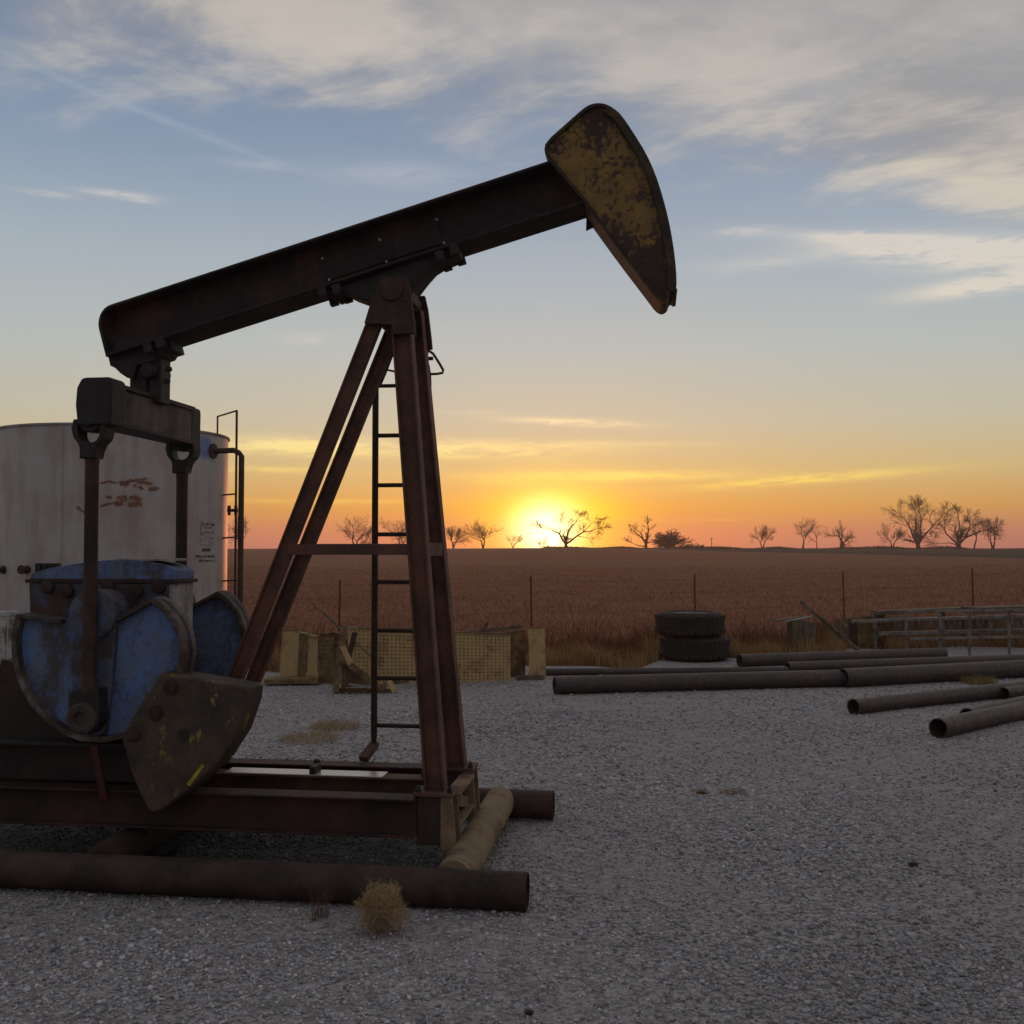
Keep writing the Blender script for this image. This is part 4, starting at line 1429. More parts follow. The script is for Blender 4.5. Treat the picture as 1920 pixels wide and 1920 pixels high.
MB().extr(fl, bl_(666, 1186, Y0 + 0.3), bl_(653, 1234, Y0 + 0.2), (1, 0, 0)).build('strut', SKID, bs)
MB().extr(fl, bl_(729, 1276, Y0 + 0.1), bl_(741, 1298, Y0 + 0.04), (1, 0, 0)).build('foot_end', YELLOW, bs)
MB().extr(fl, bl_(729, 1276, Y0 + 0.1), bl_(714, 1294, Y0 + 0.06), (1, 0, 0)).build('foot_end', YEL_D, bs)
MB().prism([tuple(bl_(a, b, Y0 + 0.12)[[0, 2]]) for a, b in ((640, 1240), (660, 1252), (700, 1284), (640, 1290))], 0.12, 0.128).build('gusset', YEL_D, bs)
MB().box(bl_(676, 1286, Y0 + 0.02), (0.26, 0.12, 0.012), rot=Matrix.Rotation(0.16, 3, 'Y')).build('tread', GALV, bs)
MB().box(bl_(660, 1177, Y0 + 0.3), (0.10, 0.06, 0.02)).build('cap', GALV, bs)
q_ = G(715, 1283)
tag(MB().extr(fl, q_ + np.array([0.1, 0, 0.03]), G(790, 1279) + np.array([0, 0, 0.03]), (0, 0, 1)).build('flat_bar', YEL_D), 'yellow flat bar on the gravel right of the stand', 'bar')

# ------------------------------------------------------------------ tyres
ty = G(1308, 1243)


def tyre(loc, rz, label, top):
    o = thing('truck_tyre', label, 'tyre', loc, rz, 'stacked old tyres')
    Rr, wd = 0.505, 0.345
    prof_ = [(0.03, 0.30), (0.0, 0.36), (0.012, 0.44), (0.05, 0.485), (0.075, Rr)]
    for k in range(5):
        h = 0.075 + (wd - 0.15) * k / 5
        prof_ += [(h + 0.004, Rr), (h + 0.028, Rr), (h + 0.030, Rr - 0.012), (h + 0.037, Rr - 0.012)]
    prof_ += [(wd - 0.075, Rr), (wd - 0.05, 0.485), (wd - 0.012, 0.44), (wd, 0.36), (wd - 0.03, 0.30), (wd - 0.06, 0.29), (0.06, 0.29), (0.03, 0.30)]
    MB().lathe((0, 0, 0), (0, 0, 1), prof_, 48).build('casing', RUBBER, o, smooth=25)
    for i in range(36):
        a = 2 * math.pi * i / 36
        for hh in (0.068, wd - 0.068):
            MB().box((math.cos(a) * (Rr - 0.002), math.sin(a) * (Rr - 0.002), hh), (0.022, 0.052, 0.045), a).build('tread_block', RUBBER, o, smooth=0)
    if top:
        MB().lathe((0, 0, wd - 0.12), (0, 0, 1), [(0, 0.05), (0.0, 0.28), (0.085, 0.285), (0.095, 0.305), (0.10, 0.285), (0.03, 0.26), (0.03, 0.08), (0.03, 0.0)], 32).build('rim', STEELRIM, o)
    return o


tyre((ty[0] + 0.05, ty[1] + 0.5, 0.0), 0.1, 'black truck tyre at the bottom of the stack by the field edge', False)
t2 = tyre((ty[0] - 0.02, ty[1] + 0.5, 0.347), 0.4, 'black truck tyre on top of the stack, pale rim showing', True)

# ------------------------------------------------------------------ line pipes on the gravel
LP = 'steel pipes lying on the gravel'


def line_pipe(label, p0, p1, r, sup=0.0):
    p0, p1 = np.array(p0, float), np.array(p1, float)
    p0[2] = r + sup
    p1[2] = r + sup
    o = MB().pipe(p0 - p0, p1 - p0, r, 0.009, 28).build('steel_pipe', LINEP)
    o.location = tuple(p0)
    return tag(o, label, 'pipe', LP)


def gp2(px, py, r):          # axis point for a pipe of radius r whose lower edge shows at the pixel
    q_ = G(px, py)
    return q_ + np.array([0, r * 0.6, 0])


def beyond(a, b, k):
    return b + (b - a) * k


a, b = gp2(1040, 1303, 0.098), gp2(1592, 1288, 0.098)
line_pipe('dark steel pipe whose cut end lies nearest the pump jack', a, b, 0.098)
a, b = gp2(1584, 1290, 0.108), gp2(1920, 1271, 0.108)
line_pipe('thick dark pipe running off the right edge in line with the pipe before the tyres', a, beyond(a, b, 0.8), 0.108)
a, b = gp2(1478, 1262, 0.07), gp2(1920, 1246, 0.07)
line_pipe('slim dark pipe just in front of the steel frames', a, beyond(a, b, 0.5), 0.07)
a, b = gp2(1010, 1267, 0.042), gp2(1478, 1264, 0.05)
line_pipe('thin long pipe on the gravel edge in front of the tyres', a, b, 0.045)
a, b = gp2(1388, 1251, 0.09), gp2(1740, 1238, 0.09)
line_pipe('dark pipe behind the others, starting right of the tyres', a, beyond(a, b, 0.1), 0.085)
a, b = gp2(1603, 1342, 0.078), gp2(1920, 1305, 0.078)
line_pipe('grey pipe with an open round end, left of the near pair', a, beyond(a, b, 0.7), 0.078)
a, b = gp2(1764, 1387, 0.086), gp2(1920, 1352, 0.086)
line_pipe('nearest grey pipe with an open round end at the right edge', a, beyond(a, b, 3.0), 0.086)
a, b = gp2(1818, 1360, 0.075), gp2(1920, 1336, 0.075)
line_pipe('grey pipe lying close behind the nearest one', a, beyond(a, b, 3.0), 0.075)
a, b = gp2(1860, 1312, 0.072), gp2(1930, 1303, 0.072)
line_pipe('left one of two short dark pipe ends behind the open ended pipes', a, beyond(a, b, 3.5), 0.062)
a, b = gp2(1886, 1313, 0.072), gp2(1956, 1303, 0.072)
line_pipe('right one of two short dark pipe ends behind the open ended pipes', a, beyond(a, b, 3.5), 0.066)

# ------------------------------------------------------------------ steel frames and boards at the right
RK = 'steel railing frames stacked at the yard edge'


def railing(label, p0, p1, h, posts, rails, r=0.022, mat=GALV, slats=0, slat_h=(0, 1), tilt=0.0):
    p0, p1 = Vector(p0), Vector(p1)
    o = thing('railing_frame', label, 'frame', tuple(p0), 0, RK)
    ax = p1 - p0
    a = ax.normalized()
    nrm = Vector((-a.y, a.x, 0))
    sq = [(-r, -r), (r, -r), (r, r), (-r, r)]
    for f in posts:
        q_ = ax * f
        MB().extr(sq, q_, q_ + Vector((0, 0, h)) + nrm * tilt, a).build('post', mat, o)
    for f in rails:
        MB().extr(sq, Vector((0, 0, h * f)) + nrm * (tilt * f - 2 * r - 0.003), ax + Vector((0, 0, h * f)) + nrm * (tilt * f - 2 * r - 0.003), nrm).build('rail', mat, o)
    for i in range(slats):
        q_ = ax * ((i + 0.5) / slats)
        q_ = q_ + nrm * (0.016 * (i % 2))
        MB().extr([(-0.043, -0.006), (0.043, -0.006), (0.043, 0.006), (-0.043, 0.006)], q_ + Vector((0, 0, h * slat_h[0])), q_ + Vector((0, 0, h * slat_h[1] - 0.02 * (i % 3))), a).build('slat', OLDWOOD if mat is OLDWOOD else mat, o)
    return o


f0, f1 = G(1700, 1232), G(1960, 1226)
ln_ = hz(1700, 1146, f0[1])
railing('nearest grey railing frame with tall posts in front of the slatted panel', f0, f1 + (f1 - f0) * 0.6, ln_, (0.0, 0.15, 0.28, 0.46, 0.7, 1.0), (0.40, 0.995), 0.017)
f0, f1 = G(1640, 1216), G(1960, 1208)
railing('grey railing frame in the middle of the stack with a wide left post', f0, f1 + (f1 - f0) * 0.5, hz(1640, 1148, f0[1]), (0.0, 0.26, 0.45, 0.68, 1.0), (0.42, 0.80), 0.028)
f0, f1 = G(1656, 1205), G(1970, 1200)
railing('weathered panel of upright slats at the back of the frames', f0, f1 + (f1 - f0) * 0.4, hz(1656, 1158, f0[1]), (0.0, 1.0), (0.1, 0.98), 0.02, OLDWOOD, 40, (0.02, 0.97))
# pale rail lying across the top, catching the sky
c0, c1 = W(1598, 1166, 15.6), W(1930, 1154, 16.4)
tag(MB().extr([(-0.022, -0.03), (0.022, -0.03), (0.022, 0.03), (-0.022, 0.03)], c0, c1 + (c1 - c0) * 0.5, (0, 0, 1)).build('long_rail', GALV, None, 0.004), 'long pale steel rail lying across the stacked frames', 'rail')
c0 = G(1600, 1216)
tag(MB().span((c0[0] - 0.07, c0[1], 0), (c0[0] + 0.075, c0[1] + 0.14, hz(1600, 1168, c0[1]))).build('timber_post', REDWOOD, None, 0.006), 'dark red timber post at the left end of the frames', 'post')
c0, c1 = W(1640, 1149, 16.8), W(1820, 1141, 17.2)
tag(MB().extr([(-0.03, -0.12), (0.03, -0.12), (0.03, 0.12), (-0.03, 0.12)], c0, c1, (0, 0, 1)).build('board', OLDWOOD, None, 0.004), 'weathered board lying flat along the top of the frames', 'board')
c0, c1 = W(1816, 1144, 16.6), W(1960, 1140, 16.9)
tag(MB().extr([(-0.05, -0.2), (0.05, -0.2), (0.05, 0.2), (-0.05, 0.2)], c0, c1, (0, 0, 1)).build('board', OLDWOOD, None, 0.004), 'thick pale board on the frames at the right edge', 'board')
sheet_px('corrugated_sheet', 'dull yellow sheet standing behind the left end of the frames', 'metal panel', 1566, 1217, 1662, 1214, 1162, 1152, YEL_D, lean=0.05)
# boarded crate left of the frames
cr0, cr1 = G(1486, 1226), G(1522, 1223)
crt = thing('plank_crate', 'small upright bin of weathered planks left of the frames', 'crate', tuple(cr0), 0)
hh_ = hz(1486, 1166, cr0[1])
for i in range(4):
    t = i / 4
    q_ = (cr1 - cr0) * t
    MB().span((q_[0] + 0.002, -0.012, 0), (q_[0] + (cr1 - cr0)[0] / 4 - 0.006, 0.012, hh_ - 0.01 * (i % 2))).build('plank', OLDWOOD, crt, 0.002)
    MB().span((q_[0] + 0.002, 0.30, 0), (q_[0] + (cr1 - cr0)[0] / 4 - 0.006, 0.324, hh_ - 0.01 * (i % 2))).build('plank', OLDWOOD, crt, 0.002)
MB().box(((cr1 - cr0)[0] * 0.35, 0.10, hh_ + 0.035), (0.40, 0.14, 0.02), rot=Matrix.Rotation(-0.20, 3, 'Y')).build('lid_board', GALV, crt, 0.002)
MB().box(((cr1 - cr0)[0] * 0.05, 0.27, hh_ + 0.03), (0.42, 0.14, 0.02), rot=Matrix.Rotation(-0.16, 3, 'Y')).build('lid_board', OLDWOOD, crt, 0.002)
c0, c1 = W(1502, 1128, 16.6), W(1578, 1193, 16.0)
c2 = c1 + (c1 - c0) * ((0.02 - c1[2]) / (c1 - c0)[2])
tag(MB().extr([(-0.03, -0.015), (0.03, -0.015), (0.03, 0.015), (-0.03, 0.015)], c0, c2, (0, 0, 1)).build('leaning_plank', OLDWOOD, None, 0.003), 'weathered plank leaning at a slant between the bin and the frames', 'plank')

# ------------------------------------------------------------------ wire fence
fn = thing('wire_fence', 'thin wire fence on steel posts along the field edge', 'fence', (0, 0, 0))
fposts = []
for (px_, ty_, Yd) in ((638, 1087, 16.0), (995, 1080, 17.0), (1302, 1079, 18.0), (1580, 1073, 19.0), (1822, 1067, 20.0), (265, 1090, 15.0), (2046, 1063, 21.0)):
    tp = W(px_, ty_, Yd)
    fposts.append(tp)
    lean = RNG.normal(0, 0.012, 2)
    m_ = MB().extr([(-0.015, -0.018), (0.015, -0.018), (0.015, -0.010), (0.004, -0.010), (0.004, 0.018), (-0.004, 0.018), (-0.004, -0.010), (-0.015, -0.010)], (tp[0] - lean[0], tp[1] - lean[1], -0.05), tuple(tp), (1, 0, 0))
    m_.build('post', FENCE, fn)
    MB().box((tp[0], tp[1], tp[2] + 0.0), (0.03, 0.03, 0.05)).build('post_cap', GALV, fn)
fposts.sort(key=lambda p: p[0])
for hgt_f in (0.25, 0.5, 0.75, 0.93):
    pts = []
    for i in range(len(fposts) - 1):
        a, b = fposts[i], fposts[i + 1]
        for t in (0, 0.25, 0.5, 0.75):
            q_ = a + (b - a) * t
            pts.append((q_[0], q_[1] - 0.02, (a[2] + (b[2] - a[2]) * t) * hgt_f - 0.04 * t * (1 - t) * 4 * 0.4))
    pts.append((fposts[-1][0], fposts[-1][1] - 0.02, fposts[-1][2] * hgt_f))
    MB().tube(pts, 0.0022, 5).build('wire', FENCE, fn)


# ------------------------------------------------------------------ weeds and stones on the gravel
def weed(label, px, py, rad, h, n_, base, lean=(0.2, 1.2), wd=(0.0012, 0.003), ball=False, name='dry_weed'):
    q_ = G(px, py)
    a = RNG.uniform(0, 2 * math.pi, n_)
    rr = rad * np.sqrt(RNG.uniform(0, 1, n_)) * (0.45 if ball else 1.0)
    P = np.stack([np.cos(a) * rr, np.sin(a) * rr, np.full(n_, -0.004)], 1)
    if ball:
        P[:, 2] = RNG.uniform(0, h * 0.7, n_)
    hs = h * RNG.uniform(0.35, 1.0, n_) * (0.55 if ball else 1.0)
    o = blades(name, P, hs, RNG.uniform(*wd, n_), RNG.uniform(*lean, n_), grass_cols(n_, base, 0.4))
    o.location = tuple(q_)
    return tag(o, label, 'weed')


weed('thin bare stalks by the near skid pipe, left of the tumbleweed', 598, 1722, 0.05, 0.17, 70, (0.16, 0.10, 0.07), (0.1, 0.7), (0.0007, 0.0014))
weed('low pale tuft of dry grass on the gravel beyond the ladder', 585, 1388, 0.26, 0.10, 700, (0.36, 0.285, 0.165), (0.5, 1.4), (0.0012, 0.003))
weed('pale dry grass tuft behind the low one beyond the ladder', 628, 1368, 0.22, 0.14, 600, (0.36, 0.29, 0.175), (0.4, 1.3), (0.0012, 0.003))
weed('tiny round brown tuft alone on the open gravel', 1316, 1489, 0.035, 0.045, 160, (0.20, 0.13, 0.05), (0.3, 1.3), (0.001, 0.0022))
weed('small spreading tuft to the right of the tiny round one', 1372, 1488, 0.09, 0.05, 220, (0.25, 0.165, 0.07), (0.4, 1.4), (0.001, 0.0022))
weed('yellowish weeds beside the pipes near the right edge', 1835, 1282, 0.20, 0.16, 500, (0.26, 0.20, 0.08), (0.3, 1.2), (0.0015, 0.003))
weed('dry weed tuft between the yellow scrap and the gravel', 800, 1290, 0.3, 0.05, 250, (0.25, 0.18, 0.10), (0.4, 1.4), (0.0015, 0.003))


def tumble(label, px, py, rad, n_):
    q_ = G(px, py)
    dr = RNG.normal(0, 1, (n_, 3))
    dr /= np.linalg.norm(dr, axis=1)[:, None]
    lob = 1.0 + 0.28 * np.sin(dr[:, 0] * 5.1 + 1.0) * np.sin(dr[:, 2] * 4.3 + 0.4) + 0.16 * np.sin(dr[:, 0] * 11 + dr[:, 2] * 9)
    st = dr * (rad * 0.92 * lob * RNG.uniform(0.05, 0.85, n_) ** 0.8)[:, None]
    gdir = dr * 0.22 + RNG.normal(0, 0.9, (n_, 3))
    gdir /= np.linalg.norm(gdir, axis=1)[:, None]
    ln = rad * RNG.uniform(0.20, 0.60, n_)
    bend = RNG.normal(0, 0.5, (n_, 3)) * ln[:, None]
    sd_ = np.cross(gdir, RNG.normal(0, 1, (n_, 3)))
    sd_ /= np.linalg.norm(sd_, axis=1)[:, None]
    wd = RNG.uniform(0.0005, 0.0012, n_)[:, None]
    p1 = st + gdir * (ln * 0.5)[:, None] + bend * 0.3
    p2 = st + gdir * ln[:, None] + bend
    sc_ = np.array([1.0, 1.0, 0.86])
    V = np.stack([st - sd_ * wd, st + sd_ * wd, p1 + sd_ * wd * 0.8, p1 - sd_ * wd * 0.8, p2 + sd_ * wd * 0.3, p2 - sd_ * wd * 0.3], 1) * sc_
    rmax = np.linalg.norm(V, axis=2, keepdims=True)
    vd = V / np.maximum(rmax, 1e-6)
    lim = rad * (0.95 + 0.30 * np.sin(vd[..., 0:1] * 4.1 + 1.0) * np.sin(vd[..., 2:3] * 3.3 + 0.4) + 0.12 * np.sin(vd[..., 0:1] * 13 + vd[..., 2:3] * 9)) * (0.9 + 0.25 * RNG.uniform(0, 1, (n_, 1, 1)) ** 3)
    V = V * np.minimum(1.0, lim / np.maximum(rmax, 1e-6))
    V[:, :, 2] = np.maximum(V[:, :, 2] + rad * 0.80, 0.004)
    o_ = (np.arange(n_) * 6)[:, None]
    F = np.concatenate([o_ + np.array([[0, 1, 2, 3]]), o_ + np.array([[3, 2, 4, 5]])])
    o = fast_mesh('tumbleweed', V.reshape(-1, 3), F, GRASS, None, np.repeat(grass_cols(n_, (0.43, 0.325, 0.185), 0.4), 6, 0))
    o.location = tuple(q_ + np.array([0, 0.03, 0]))
    return tag(o, label, 'weed')


def rock(label, px, py, r, col, flat_=0.6):
    iv, if_ = ico()
    V = iv * RNG.uniform(0.75, 1.2, (12, 1)) * np.array([r * 1.2, r, r * flat_])
    q_ = G(px, py)
    m_ = MB().add(V, [tuple(f) for f in if_]).build('stone', painted('stone_' + col, *(((0.04, 0.035, 0.033), (0.06, 0.05, 0.045)) if col == 'dark' else ((0.30, 0.29, 0.28), (0.2, 0.19, 0.18)))), None, smooth=40)
    sb = m_.modifiers.new('sub', 'SUBSURF')
    sb.levels = sb.render_levels = 1
    m_.location = (q_[0], q_[1], r * flat_ * 0.6)
    return tag(m_, label, 'stone')


tumble('loose straw coloured tumbleweed against the near skid pipe', 714, 1752, 0.128, 4200)
rock('small black lump on the gravel at the bottom edge', 992, 1902, 0.022, 'dark')
rock('dark stone on the open gravel at the right', 1712, 1624, 0.030, 'dark')
rock('pale flat stone on the open gravel', 1408, 1556, 0.030, 'pale', 0.4)
rock('dark stone near the end of the far skid pipe', 942, 1553, 0.024, 'dark')
rock('rounded stone under the pump jack between its pipes', 300, 1605, 0.13, 'dark', 0.55)


# ------------------------------------------------------------------ bare trees on the skyline
def segs_to_mesh(S, name, parent, sides):
    """list of (p0, p1, r0, r1) as tapered prisms"""
    A = np.array([[*p0, *p1, r0, r1] for p0, p1, r0, r1 in S])
    p0, p1, r0, r1 = A[:, 0:3], A[:, 3:6], A[:, 6], A[:, 7]
    t = p1 - p0
    t /= np.maximum(np.linalg.norm(t, axis=1), 1e-6)[:, None]
    ref = np.where(np.abs(t[:, 2:3]) < 0.9, np.array([[0, 0, 1.0]]), np.array([[1.0, 0, 0]]))
    nx = np.cross(t, ref)
    nx /= np.linalg.norm(nx, axis=1)[:, None]
    ny = np.cross(t, nx)
    rings = []
    for (p, r) in ((p0, r0), (p1, r1)):
        for k in range(sides):
            an = 2 * math.pi * k / sides
            rings.append(p + (nx * math.cos(an) + ny * math.sin(an)) * r[:, None])
    V = np.stack(rings, 1)
    n_ = len(S)
    o = (np.arange(n_) * 2 * sides)[:, None]
    F = np.concatenate([o + np.array([[k, (k + 1) % sides, sides + (k + 1) % sides, sides + k]]) for k in range(sides)])
    return fast_mesh(name, V.reshape(-1, 3), F, BARK, parent)


def grow(S, p, d_, ln, r, depth, rnd, spread, twigr, up=0.12, droop=0.0):
    d_ = np.array(d_, float)
    d_ /= np.linalg.norm(d_)
    n_ = 3 if depth > 0 else 2
    for i in range(n_):
        d2 = d_ + rnd.normal(0, 0.17, 3) + np.array([0, 0, up * 0.6])
        d2 /= np.linalg.norm(d2)
        q_ = p + d2 * ln / n_
        r2 = max(r * 0.84, twigr)
        S.append((p, q_, r, r2))
        if depth > 0 and i < n_ - 1 and rnd.uniform() < 0.92:
            sd_ = d2 + rnd.normal(0, spread, 3)
            grow(S, q_, sd_, ln * rnd.uniform(0.55, 0.85), max(r2 * 0.62, twigr), depth - 1, rnd, spread, twigr, up)
        p, d_, r = q_, d2, r2
    if depth > 0:
        for _ in range(2 if depth > 2 else 3):
            grow(S, p, d_ + rnd.normal(0, spread * 0.8, 3), ln * rnd.uniform(0.7, 0.95), max(r * 0.78, twigr), depth - 1, rnd, spread, twigr, up)


def bare_tree(label, px, base_y, top_y, hw, Y, stems, seed, spread=0.55, depth=4, limbs=None, name='bare_tree', tw=0.019, up=0.12, trunk_r=None, first=0.30):
    """stems: directions (x, z) of the main stems in the picture plane; limbs: measured limb polylines in pixels relative to the base"""
    rnd = np.random.default_rng(seed)
    X = (px - 960) / F_PX * Y
    zg = float(hgt(np.array([X]), np.array([Y]))[0])
    base = np.array([X, Y, zg - 0.1])
    H = (base_y - top_y) / F_PX * Y
    hw_m = hw / F_PX * Y
    o = thing(name, label, 'tree' if 'bush' not in name and 'shrub' not in name else 'bush', tuple(base), 0, 'bare winter trees on the skyline' if name == 'bare_tree' else None)
    T, Cc = [], []
    r0 = trunk_r or H * 0.030
    z0 = np.zeros(3)
    if limbs:
        for (pts, ra, rb) in limbs:
            P3 = [np.array([a / F_PX * Y, rnd.normal(0, 0.25) if k else 0.0, -b / F_PX * Y]) for k, (a, b) in enumerate(pts)]
            for k in range(len(P3) - 1):
                f0, f1 = k / (len(P3) - 1), (k + 1) / (len(P3) - 1)
                T.append((P3[k], P3[k + 1], ra + (rb - ra) * f0, ra + (rb - ra) * f1))
                if k >= 1 or len(P3) == 2:
                    dd = P3[k + 1] - P3[k]
                    for _ in range(2 if px < 1100 else 3):
                        grow(Cc, P3[k + 1], dd / np.linalg.norm(dd) + rnd.normal(0, spread, 3), H * rnd.uniform(0.13, 0.22), max(rb * 0.7, tw), depth - 3, rnd, spread, tw, up)
            dd = P3[-1] - P3[-2]
            grow(Cc, P3[-1], dd, H * 0.18, rb, depth - 2, rnd, spread, tw, up)
    else:
        for (sx, sz, ln) in stems:
            d_ = np.array([sx, rnd.normal(0, 0.3), sz])
            d_ /= np.linalg.norm(d_)
            p = z0.copy()
            r = r0
            n_ = 3
            for k in range(n_):
                q_ = p + (d_ + rnd.normal(0, 0.06, 3)) * (first * H * ln / n_)
                T.append((p, q_, r, r * 0.88))
                p, r = q_, r * 0.88
            for _ in range(3):
                grow(Cc, p, d_ + rnd.normal(0, spread, 3) * np.array([hw_m / H * 2.2, hw_m / H * 1.6, 0.6]), H * 0.26 * ln, r * 0.7, depth - 1, rnd, spread, tw, up)
    # fit the crown to the measured height and half width
    allp = np.array([s[1] for s in Cc + T])
    kz = H / max(allp[:, 2].max(), 0.1)
    kx = hw_m / max(np.percentile(np.abs(allp[:, 0]), 98), 0.1)
    if limbs:
        kz = min(kz, 1.0)
        kx = min(max(kx, 0.85), 1.25)
    if True:
        k3 = np.array([kx, kx, kz])
        T = [(a * k3, b * k3, c, e_) for a, b, c, e_ in T]
        Cc = [(a * k3, b * k3, c, e_) for a, b, c, e_ in Cc]
    Cc = [s for s in Cc if s[0][2] > 0.1 and s[1][2] > 0.05]
    segs_to_mesh(T, 'trunk', o, 6)
    segs_to_mesh(Cc, 'crown', o, 3)
    return o


TY = 262.0
bare_tree('slender bare tree seen behind the tank ladder', 449, 1030, 958, 24, 200, [(-0.25, 1, 1), (0.3, 1, 0.9)], 3)
bare_tree('spreading bare tree between the rear post leg and the ladder', 668, 1030, 961, 42, TY, [(-0.35, 1, 1), (0.2, 1, 1), (0.6, 0.8, 0.8)], 4, first=0.22)
bare_tree('bare tree half hidden behind the front post leg', 752, 1030, 968, 36, TY, [(-0.2, 1, 1), (0.4, 1, 0.9)], 5, first=0.25)
bare_tree('bare tree of several stems just right of the post', 850, 1029, 982, 28, TY, [(-0.35, 1, 1), (0.05, 1, 1), (0.4, 1, 1)], 6, spread=0.45, first=0.24)
bare_tree('rounded dense bare tree left of the sun', 906, 1029, 970, 36, TY, [(-0.1, 1, 1), (0.15, 1, 1)], 8, spread=0.7, first=0.26)
bare_tree('low scraggly tree just left of the sun', 962, 1029, 1002, 19, TY, [(-0.4, 1, 1), (0.4, 1, 1)], 9, depth=3, tw=0.022)
bare_tree('tiny low tree beside the sun disc', 1015, 1029, 1007, 13, TY, [(0.7, 0.8, 1), (-0.3, 0.8, 0.8)], 10, depth=3, tw=0.022)
bare_tree('lone wide bare tree standing in front of the sun', 1061, 1028, 952, 56, TY, None, 11, spread=0.50, depth=5, tw=0.021, up=0.08, limbs=[
    ([(0, 0), (0, -12)], 0.52, 0.42),
    ([(0, -11), (-8, -22), (-14, -38), (-22, -42), (-36, -50), (-50, -52)], 0.32, 0.06),
    ([(0, -11), (2, -30), (6, -46), (14, -58), (22, -68), (25, -75)], 0.30, 0.06),
    ([(0, -11), (12, -20), (24, -32), (38, -42), (54, -45), (68, -50)], 0.30, 0.06),
    ([(-14, -38), (-10, -50), (-12, -60)], 0.16, 0.05),
    ([(24, -32), (34, -30), (46, -28)], 0.14, 0.05),
    ([(38, -42), (50, -56), (56, -64)], 0.12, 0.05)])
bare_tree('ragged dead snag beside a dark round bush', 1211, 1028, 965, 26, TY, None, 12, spread=0.55, depth=4, tw=0.032, limbs=[
    ([(0, 0), (0, -14)], 0.42, 0.36),
    ([(0, -12), (-6, -24), (-14, -34), (-24, -42)], 0.30, 0.08),
    ([(0, -12), (3, -30), (6, -48), (4, -62)], 0.34, 0.10),
    ([(0, -5), (-16, -8), (-30, -14)], 0.18, 0.05),
    ([(-6, -24), (-10, -40), (-18, -46)], 0.2, 0.06)])
bare_tree('dark round bush at the foot of the dead snag', 1254, 1029, 990, 38, TY, [(-0.9, 0.7, 1), (-0.4, 1, 1), (0, 1, 1), (0.4, 1, 1), (0.9, 0.7, 1), (-0.2, 0.8, 0.7), (0.3, 0.7, 0.7)], 13, spread=0.7, depth=4, name='round_bush', first=0.15, tw=0.05, up=0.05)
bare_tree('tiny dark shrub on the skyline right of the round bush', 1311, 1029, 1019, 9, TY, [(-0.4, 1, 1), (0.3, 1, 1)], 14, depth=3, name='small_shrub', tw=0.04, first=0.2)
bare_tree('bare tree with two forked trunks, leftmost of the right hand row', 1430, 1027, 980, 25, TY, [(-0.5, 1, 1), (0.45, 1, 1)], 15, spread=0.45, first=0.3)
bare_tree('bare tree with a straight trunk, left of the slim stem', 1505, 1027, 965, 28, TY, [(0.0, 1, 1)], 16, first=0.26)
bare_tree('slim small stem right of the straight trunked tree', 1531, 1027, 990, 13, TY, [(0.15, 1, 1)], 17, depth=3, first=0.4)
bare_tree('bushy topped bare tree standing alone left of the tall group', 1577, 1027, 970, 30, TY, [(0.0, 1, 1), (0.35, 1, 0.8)], 18, spread=0.6, first=0.3, trunk_r=0.38)
bare_tree('crooked small tree at the left of the tall group', 1672, 1027, 976, 26, TY, [(-0.25, 1, 1), (0.5, 0.8, 0.9)], 19, first=0.28)
bare_tree('tallest bare tree on the skyline', 1722, 1027, 922, 46, TY, None, 20, spread=0.48, depth=5, tw=0.024, up=0.14, limbs=[
    ([(0, 0), (-2, -10)], 0.62, 0.50),
    ([(-2, -9), (-12, -32), (-16, -50), (-24, -66), (-30, -80)], 0.36, 0.07),
    ([(-2, -9), (6, -26), (4, -50), (8, -72), (4, -92)], 0.36, 0.07),
    ([(6, -26), (20, -44), (30, -58), (40, -72)], 0.28, 0.07),
    ([(-12, -32), (-4, -56), (-8, -78), (-4, -88)], 0.22, 0.06)])
bare_tree('broad bare tree with heavy limbs beside the tallest one', 1797, 1027, 938, 44, TY, None, 21, spread=0.52, depth=5, tw=0.026, up=0.12, limbs=[
    ([(0, 0), (0, -14)], 0.68, 0.56),
    ([(0, -12), (-14, -24), (-26, -38), (-30, -50)], 0.34, 0.07),
    ([(0, -12), (-2, -36), (2, -56), (2, -74)], 0.34, 0.07),
    ([(0, -12), (14, -28), (22, -46), (26, -60)], 0.32, 0.07),
    ([(14, -28), (34, -38), (54, -46), (66, -48)], 0.26, 0.06),
    ([(0, -10), (-20, -16), (-40, -14)], 0.18, 0.05)])
bare_tree('thin tree between the broad tree and the last one', 1826, 1027, 972, 18, TY, [(0.0, 1, 1)], 22, depth=3, first=0.35)
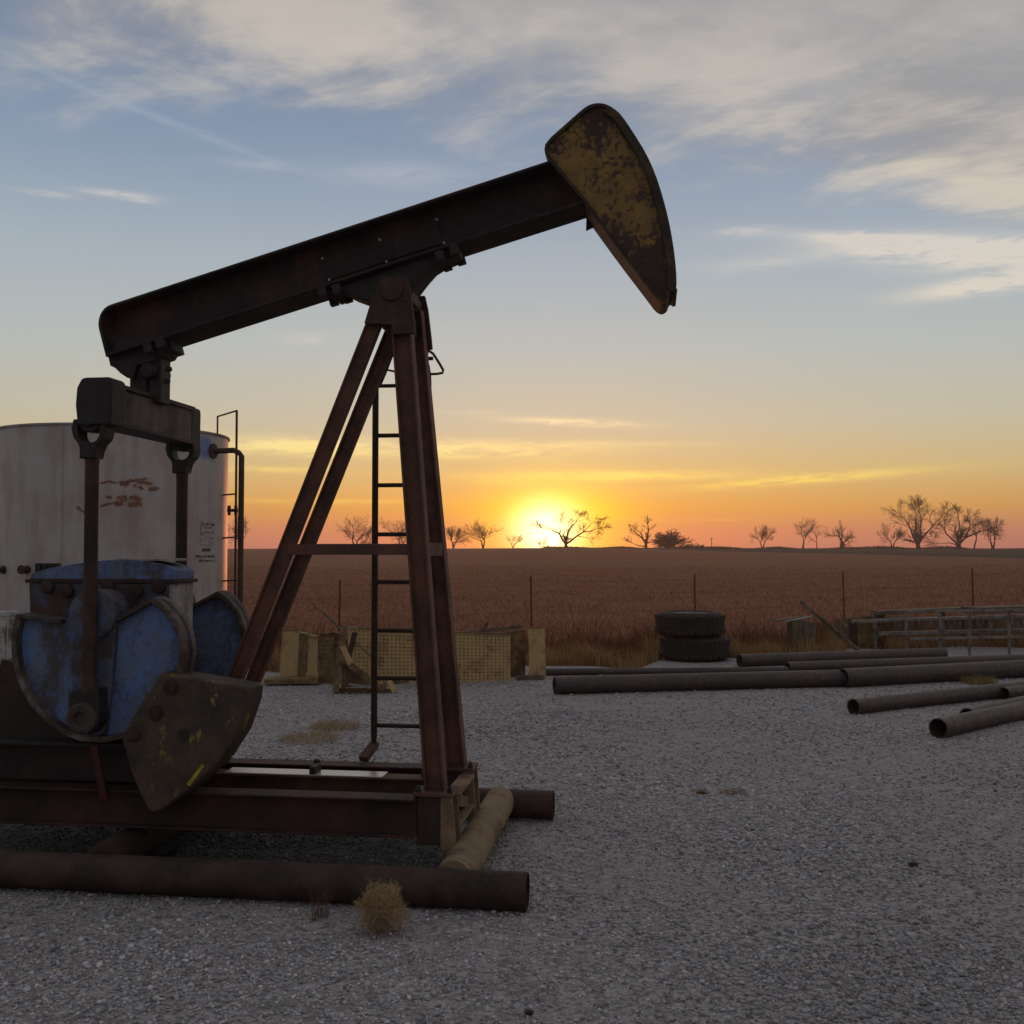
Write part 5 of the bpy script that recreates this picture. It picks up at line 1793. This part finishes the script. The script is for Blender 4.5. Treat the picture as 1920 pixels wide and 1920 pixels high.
bare_tree('last bare tree at the right end of the skyline', 1861, 1027, 963, 24, TY, [(-0.3, 1, 1), (0.3, 1, 1)], 23, first=0.26)
# utility pole far away
X_ = (1334 - 960) / F_PX * 420
up_ = thing('utility_pole', 'tiny utility pole on the far skyline right of the round bush', 'pole', (X_, 420, 1.7))
MB().tube([(0, 0, 0), (0, 0, 4.6)], 0.14, 6).build('pole', BARK, up_)
MB().box((0, 0, 4.1), (1.7, 0.15, 0.15)).build('cross_arm', BARK, up_)


def hedge():
    n_ = 9000
    a = RNG.uniform(0.03, 0.50, n_)
    d0 = 256 + RNG.normal(0, 4, n_)
    X, Y = np.sin(a) * d0, np.cos(a) * d0
    lump = np.clip(0.5 + 0.8 * np.sin(a * 61) * np.sin(a * 23 + 1) + 0.3 * np.sin(a * 131), 0.05, 1.3)
    h = (0.25 + 0.75 * lump) * RNG.uniform(0.4, 1, n_)
    P = np.stack([X, Y, hgt(X, Y) - 0.05], 1)
    kind(blades('skyline_scrub', P, h, RNG.uniform(0.03, 0.09, n_), RNG.uniform(0.2, 1.2, n_), grass_cols(n_, (0.045, 0.032, 0.02))), 'stuff')


hedge()

# ------------------------------------------------------------------ evening haze
hz_m = bpy.data.materials.new('evening_haze')
hz_m.use_nodes = True
hn = NT(hz_m.node_tree)
pvs = hn.new('ShaderNodeVolumePrincipled')
pvs.inputs['Color'].default_value = (1.0, 0.86, 0.76, 1)
pvs.inputs['Density'].default_value = 0.00055
pvs.inputs['Anisotropy'].default_value = 0.6
ho = hn.new('ShaderNodeOutputMaterial')
hn.t.links.new(pvs.outputs[0], ho.inputs['Volume'])
hb = MB().span((-900, -300, -2.0), (900, 900, 19.0)).build('haze', hz_m, None, smooth=0)
kind(hb, 'stuff')

# ------------------------------------------------------------------ render settings
scene.render.engine = 'CYCLES'
scene.cycles.max_bounces = 6
scene.cycles.volume_bounces = 0
scene.cycles.diffuse_bounces = 3
scene.cycles.glossy_bounces = 3
scene.cycles.use_denoising = True
scene.render.resolution_x = scene.render.resolution_y = 1024
